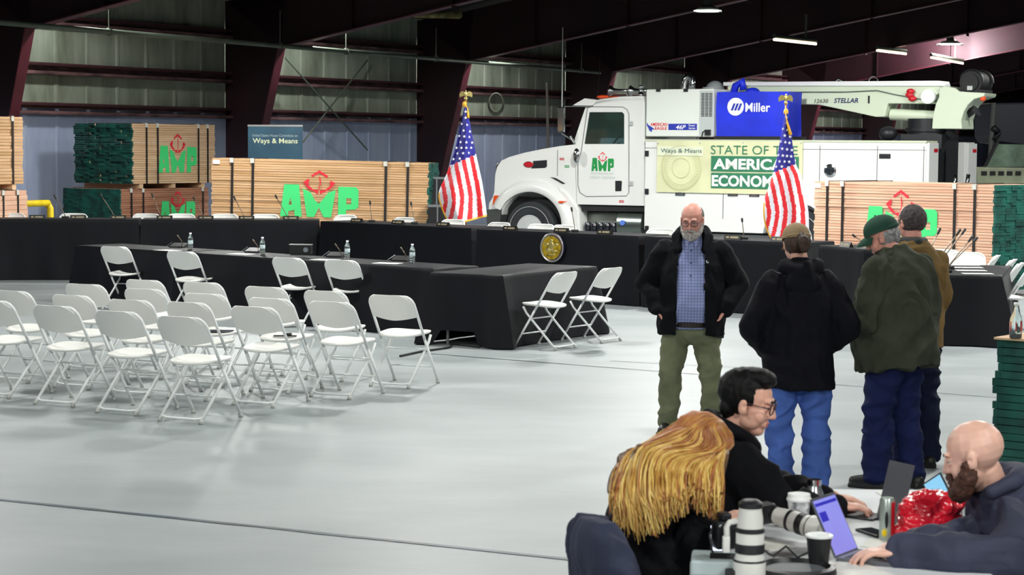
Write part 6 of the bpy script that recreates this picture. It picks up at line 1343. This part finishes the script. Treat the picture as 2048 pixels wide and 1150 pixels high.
# upright white telephoto lens on its camera
def tele(t, R=None, c=(0, 0, 0), s=1.0, w=1.0):
    def L(name, prof, mt_, par=None): m = MB(); m.lathe([(r*s*w, z*s) for r, z in prof], c, 28, R); return m.build(name, mt_, par or t, 'auto')
    b = L('lens_barrel', [(.001, 0), (.044, 0), (.046, .004), (.046, .055), (.040, .075), (.040, .080), (.040, .140), (.037, .150), (.036, .19), (.033, .21), (.032, .222), (.001, .222)], lensw)
    L('zoom_ring', [(.0405, .082), (.042, .084), (.042, .110), (.0405, .112)], lensb, b); L('focus_ring', [(.0405, .146), (.041, .148), (.041, .158), (.0385, .160)], lensb, b); L('thin_band', [(.0462, .056), (.0464, .057), (.043, .064), (.0425, .064)], lensb, b)
    L('lens_mount', [(.001, .222), (.034, .222), (.034, .236), (.030, .240), (.022, .246), (.001, .247)], lensb, b); return b
p = T(1497, 1155); t = thing('telephoto_lens', 'large white telephoto lens standing upright at the front of the press table', 'camera lens', (p.x, p.y-.02, TZ)); tele(t, s=1.03, w=1.09)
m = MB(); m.tube([(-.038, 0, .185), (-.066, 0, .18), (-.074, 0, .165), (-.072, 0, .12)], .012, 8, flat=.8); m.box((-.075, 0, .11), (.022, .03, .05)); m.build('tripod_foot', lensw, t, True, bevel=.004)
# black camera beside it
p = T(1447, 1128); t = thing('camera', 'black camera standing on a grey box left of the upright white lens', 'camera', (p.x, p.y, TZ+.052), .3); t.scale = (.82, .82, .82)
m = MB(); m.bb((-.045, -.035, 0), (.045, .035, .115)); m.build('camera_body', lensb, t, bevel=.012); m = MB(); m.bb((-.022, -.03, .115), (.022, .03, .145)); m.build('viewfinder_hump', lensb, t, bevel=.008)
m = MB(); m.cyl((.0, -.035, .06), (0, -.075, .06), .034, n=24); m.build('camera_lens', lensb, t, 'auto'); m = MB(); m.cyl((-.03, -.037, .095), (-.03, -.033, .095), .008); m.build('silver_dial', chrome, t)
m = MB(); m.tube([(-.045, 0, .1), (-.075, -.03, .06), (-.07, -.05, .0), (-.04, -.06, -.035)], .005, 6); m.build('camera_strap', lensb, t, True)
p = T(1430, 1138); t = thing('hard_drive_box', 'light grey flat box at the near left corner of the press table', 'box', (p.x, p.y-.03, TZ), -.12)
m = MB(); m.bb((-.08, -.09, .001), (.10, .09, .05)); m.build('box_body', mat('box_grey', (176, 190, 192), .5), t, bevel=.008); m = MB(); m.bb((-.02, -.05, .05), (.09, .04, .0515)); m.build('black_inlay', lensb, t)
p = T(1482, 1146); t = thing('card_reader', 'small black reader with a white mark in front of the camera', 'card reader', (p.x, p.y-.08, TZ+.0), -.1)
m = MB(); m.bb((-.06, -.03, .001), (.05, .03, .03)); m.build('reader_body', lensb, t, bevel=.005); m = MB(); m.bb((-.01, -.031, .008), (.02, -.0305, .022)); m.build('white_mark', bcap, t)
# second camera with white lens lying toward us
p = T(1600, 1090); t = thing('camera', 'white lens camera lying on the table behind the black cup', 'camera', (p.x, p.y, TZ), 0)
d_ = V((.68, -.70, -.12)).normalized(); Rl = spineR(-d_, (0, 0, 1)); tele(t, Rl, tuple(V((.0, 0, .075))+d_*.10), .92)
bc = V((0, 0, .075))-d_*.17; Rb = Rl
m = MB(); m.box(bc+V((0, 0, -.01)), (.075, .10, .05), Rb); m.build('camera_body', lensb, t, bevel=.012)
# white striped cup behind
p = T(1600, 1062); t = thing('paper_cup', 'white paper cup with grey pattern and domed lid behind the lying camera', 'cup', (p.x+.0, p.y+.04, TZ))
m = MB(); m.lathe([(.001, .001), (.030, .001), (.041, .105), (.001, .105)], n=28); m.build('cup_body', mat('cup_pattern', (225, 225, 228), .6, rgb2=(110, 114, 120), vscale=40, detail=1), t, 'auto'); m = MB(); m.lathe([(.044, .103), (.045, .110), (.041, .116), (.040, .128), (.001, .130)], n=28); m.build('cup_lid', bcap, t, 'auto')
p = T(1634, 1048); t = thing('silver_flask', 'silver steel flask top beside the laptop with the lit screen', 'flask', (p.x, p.y+.08, TZ)); m = MB(); m.lathe([(.001, 0), (.032, 0), (.034, .01), (.034, .10), (.026, .118), (.024, .13), (.001, .132)], n=24); m.build('flask_body', mat('flask_steel', (170, 176, 180), .25, .8), t, 'auto')
m = MB(); m.lathe([(.001, .130), (.026, .130), (.026, .150), (.001, .151)], n=24); m.build('flask_lid', chrome, t, 'auto')
# black cup with white lid in front
p = T(1636, 1138); t = thing('coffee_cup', 'black paper coffee cup with a white lid in front of the lit laptop', 'cup', (p.x, p.y-.01, TZ))
m = MB(); m.lathe([(.001, .001), (.030, .001), (.041, .110), (.001, .110)], n=32); m.build('cup_body', mat('cup_black', (18, 18, 22), .5), t, 'auto'); m = MB(); m.lathe([(.040, .108), (.045, .108), (.0455, .114), (.040, .117), (.034, .118), (.034, .112), (.001, .112)], n=32); m.build('cup_lid', bcap, t, 'auto')
# black round strap bundle
p = T(1590, 1148); t = thing('lens_bag', 'black padded lens pouch lying open beside the cup', 'pouch', (p.x, p.y-.02, TZ), 0)
m = MB(); m.lathe([(.001, .001), (.12, .001), (.13, .012), (.125, .03), (.11, .035), (.10, .02), (.001, .018)], n=36); m.build('pouch_rim', lensb, t, 'auto'); m = MB(); m.lathe([(.001, .0185), (.095, .0185), (.095, .022), (.001, .022)], n=36); m.build('pouch_lining', mat('lining_grey', (96, 100, 106), .5), t)
p = T(1575, 1118); t = thing('camera_strap', 'tangled black camera strap between lens and cup', 'strap', (p.x, p.y, TZ)); m = MB(); m.tube([(-.13, .0, .006), (-.09, .05, .03), (-.05, -.01, .012), (0, .04, .035), (.03, -.02, .01), (.08, .03, .02), (.13, .0, .008), (.10, -.06, .008), (0, -.07, .008)], .009, 6, flat=.4); m.build('strap_band', lensb, t, True)
# laptop with lit blue screen (faces right)
scr = mat('screen_blue', (126, 138, 214), .3, emit=.22, rgb2=(134, 104, 196), vscale=3); scr2 = mat('screen_dark', (40, 40, 150), .3, emit=.3); lap = mat('laptop_grey', (112, 116, 124), .35, .5); kb = mat('keys_dark', (40, 42, 48), .6)
def laptop(label, hinge_a, hinge_b, top_a, base_dir, mats_, screen=True, k=1.0):
    """hinge from a to b, lid rises towards top_a above a; keyboard extends along base_dir."""
    a = V(hinge_a); b = V(hinge_b); up_ = V(top_a)-a; e = b-a; bd = V(base_dir)
    t = thing('laptop', label, 'laptop', tuple(a), 0); O = a; n = e.cross(up_).normalized()
    if n.dot(bd) < 0: n = -n
    def slab(name, o, x, y, th, mt_, par=None): m = MB(); o = V(o); m.add([o, o+x, o+x+y, o+y, o+th, o+x+th, o+x+y+th, o+y+th], [(3, 2, 1, 0), (4, 5, 6, 7), (0, 1, 5, 4), (1, 2, 6, 5), (2, 3, 7, 6), (3, 0, 4, 7)]); return m.build(name, mt_, par or t)
    ld_ = slab('lid', (0, 0, .012), e, up_, -n*.006, mats_); slab('keyboard_base', (0, 0, .001), e, bd, V((0, 0, .014)), lap); slab('keyboard', V((0, 0, .0152))+e*.06+bd*.1, e*.88, bd*.5, V((0, 0, .001)), kb)
    if screen:
        slab('screen', V((0, 0, .012))+e*.03+up_*.04, e*.94, up_*.92, n*.001, scr, ld_)
        slab('screen_window', V((0, 0, .012))+e*.06+up_*.60+n*.0012, e*.28, up_*.16, n*.0005, scr2, ld_); slab('screen_bar', V((0, 0, .012))+e*.04+up_*.86+n*.0012, e*.9, up_*.05, n*.0005, scr2, ld_)
    return t
a = T(1672, 1124); b = T(1738, 1098)
b = V((a.x+.13, a.y+.27, TZ)); a = V((a.x, a.y, TZ)); top = D(1622, 1006, a.y-.02)
laptop('laptop with a lit blue purple screen tilted towards the right', a, V((1.175, a.y+.145, TZ)), top, (.20, -.09, 0), lap)
# dark laptop seen from its back
a = T(1757, 1042); b = V((a.x+.075, a.y-.20, TZ)); b = T(1803, 1052); top = D(1776, 926, a.y+.05)
laptop('dark grey laptop seen from the back of its lid near the green cap man legs', V((a.x-.0, a.y+.02, TZ)), V((a.x+.065, a.y-.10, TZ)), V((a.x+.05, a.y+.05, TZ+.205)), (.18, .12, 0), lap, True)
# tablet on a stand
a = T(1868, 1003); t = thing('tablet', 'tablet with a pale blue screen leaning behind the red bag', 'tablet', (a.x, a.y+.25, TZ+.0), 0)
m = MB(); Q = [D(1845, 968, a.y+.25), D(1880, 945, a.y+.2), D(1905, 995, a.y+.15), D(1872, 1012, a.y+.2)]; Q = [q-V((a.x, a.y+.25, TZ)) for q in Q]; n_ = (Q[1]-Q[0]).cross(Q[3]-Q[0]).normalized()
if n_.y < 0: n_ = -n_
m.add(Q+[q+n_*.008 for q in Q], [(0, 1, 2, 3), (7, 6, 5, 4), (0, 1, 5, 4), (1, 2, 6, 5), (2, 3, 7, 6), (3, 0, 4, 7)]); m.build('tablet_frame', lensb, t)
cc_ = (Q[0]+Q[1]+Q[2]+Q[3])/4; m = MB(); m.add([q.lerp(cc_, .10)-n_*.001 for q in Q], [(0, 1, 2, 3)]); m.build('tablet_screen', mat('screen_pale', (110, 160, 190), .3, emit=.35), t)
m = MB(); m.tube([cc_+n_*.01, V((cc_.x+.03, cc_.y+.08, .002))], .006, 6); m.build('tablet_prop', lensb, t)
# energy drink can
p = T(1773, 1080); t = thing('drink_can', 'tall drink can, silver green and red, in front of the red bag', 'can', (p.x, p.y, TZ))
m = MB(); m.lathe([(.001, .001), (.022, .001), (.0265, .008), (.0265, .140), (.022, .150), (.001, .150)], n=32); m.build('can_body', mat('can_silver', (176, 188, 182), .3, .6), t, 'auto')
m = MB(); m.lathe([(.0268, .012), (.0268, .136)], n=32); 
m = MB(); vs = []; fs = []
for i in range(12): an = -1.2+i*.14; vs += [(.0269*math.cos(an), .0269*math.sin(an), .012), (.0269*math.cos(an), .0269*math.sin(an), .136)]
for i in range(11): fs.append((2*i, 2*i+2, 2*i+3, 2*i+1))
m.add(vs, fs); m.build('red_print', redm, t)
m = MB(); m.ell((-.012, -.0245, .03), (.010, .003, .014)); m.build('yellow_mark', ym, t, True); m = MB(); m.ell((-.006, -.026, .075), (.006, .002, .03)); m.build('dark_mark', dkm, t, True)
# phone standing by the can
p = T(1748, 1068); t = thing('phone', 'black phone lying left of the drink can', 'phone', (p.x, p.y, TZ), .4); m = MB(); m.bb((-.035, -.07, .001), (.035, .07, .010)); m.build('phone_body', lensb, t, bevel=.004); m = MB(); m.bb((-.031, -.064, .010), (.031, .064, .0108)); m.build('phone_screen', glassd, t)
# red plastic bag
p = T(1866, 1085); cbag = V((p.x+.01, p.y+.09, TZ)); t = thing('plastic_bag', 'crumpled glossy red plastic bag on the press table', 'bag', tuple(cbag))
m = MB(); m.ell((0, 0, .075), (.105, .08, .076)); m.ell((-.05, -.02, .05), (.06, .06, .05)); m.chain([(.06, 0, .10), (.10, 0, .125), (.125, .0, .14)], [.03, .018, .030]); m.chain([(-.06, -.03, .04), (-.11, -.05, .02)], [.03, .022]); m.ell((0, 0, .012), (.10, .07, .012))
o = bake(m, 'bag_body', mat('bag_red', (240, 34, 58), .22, var=.15, vscale=10, coat=.5, spec=.6), .0045, t, 0, fold=.010, fscale=(20, 20, 30), seed=3); 
t.scale = (1.12, 1.12, 1.12)
for v in o.data.vertices: v.co.z = max(v.co.z, .001)
# white papers and bright screen by the long haired person
a = D(1421, 1118, 6.42); b = D(1453, 1045, 6.50); t = thing('phone', 'lit white phone screen held below the ginger hair', 'phone', tuple(a))
e = V((b.x-a.x, .02, 0)); u_ = V((.0, .045, b.z-a.z)); n_ = e.cross(u_).normalized(); m = MB(); m.add([V((0, 0, 0)), e, e+u_, u_, -n_*.008, e-n_*.008, e+u_-n_*.008, u_-n_*.008], [(0, 1, 2, 3), (7, 6, 5, 4), (0, 1, 5, 4), (1, 2, 6, 5), (2, 3, 7, 6), (3, 0, 4, 7)]); m.build('phone_body', lensb, t)
m = MB(); m.add([q_2+n_*.001 for q_2 in (e*.06+u_*.04, e*.94+u_*.04, e*.94+u_*.96, e*.06+u_*.96)], [(0, 1, 2, 3)]); m.build('phone_screen', mat('screen_white', (225, 232, 250), .4, emit=.8), t)
for i, (x, y, rz, w_, h_) in enumerate(((1700, 1142, .3, .21, .28), (1790, 1090, -.4, .21, .15), (1835, 992, .1, .28, .2), (1540, 1090, .5, .12, .16))):
    p = T(x, y, TZ+.002); m = MB(); m.box((0, 0, 0), (w_, h_, .002)); o = m.build('paper_sheet', pap); o.location = p; o.rotation_euler = (0, 0, rz); tag(o, ['white printed sheets in front of the lit laptop', 'white sheet beside the drink can', 'white sheet at the far end of the press table', 'crumpled napkin sheet right of the upright lens'][i], 'paper', 'papers on the press table')
p = T(1668, 1135); m = MB(); m.tube([(p.x, p.y, TZ+.006), (p.x-.02, p.y-.05, TZ+.012), (p.x-.05, p.y-.10, TZ+.006)], .004, 6); tag(m.build('red_cable', redm, None, True), 'short red cable at the foot of the black cup', 'cable')
# chair under the navy jacket, behind the long haired person
CF = V((.95, .31, 0)); crz = math.atan2(.31, .95)-PI/2; cp_ = D(1197, 1040, 6.36); cl_ = V((cp_.x, cp_.y, 0))+CF*.27
chair(tuple(cl_), crz, 'white folding chair under a draped navy jacket at the bottom edge', 'press chairs')
t = thing('draped_jacket', 'navy jacket draped over a chair back at the bottom edge', 'jacket', tuple(cl_), crz)
m = MB(); m.loft([((0, -.20, .46), .27, .075), ((0, -.23, .64), .255, .08), ((0, -.26, .78), .235, .075), ((0, -.275, .86), .19, .06), ((0, -.28, .905), .12, .04)], n=28, sq=2.2)
bake(m, 'jacket_cloth', mat('jacket_slate', (40, 46, 70), .8, var=.15, vscale=5, bump=.3, bscale=40), .008, t, 3, fold=.016, fscale=(7, 7, 2.5), seed=9)
p = T(1712, 1032); t = thing('phone', 'dark phone under the typing hands of the person with glasses', 'phone', (p.x, p.y, TZ), .9); m = MB(); m.bb((-.06, -.10, .001), (.06, .10, .010)); m.build('phone_body', lensb, t, bevel=.004)
chair((2.05, 6.74, 0), PI/2, 'white folding chair under the bald person, off the right edge', 'press chairs')
chair((.80, 7.44, 0), -PI/2, 'white folding chair under the person with glasses', 'press chairs')
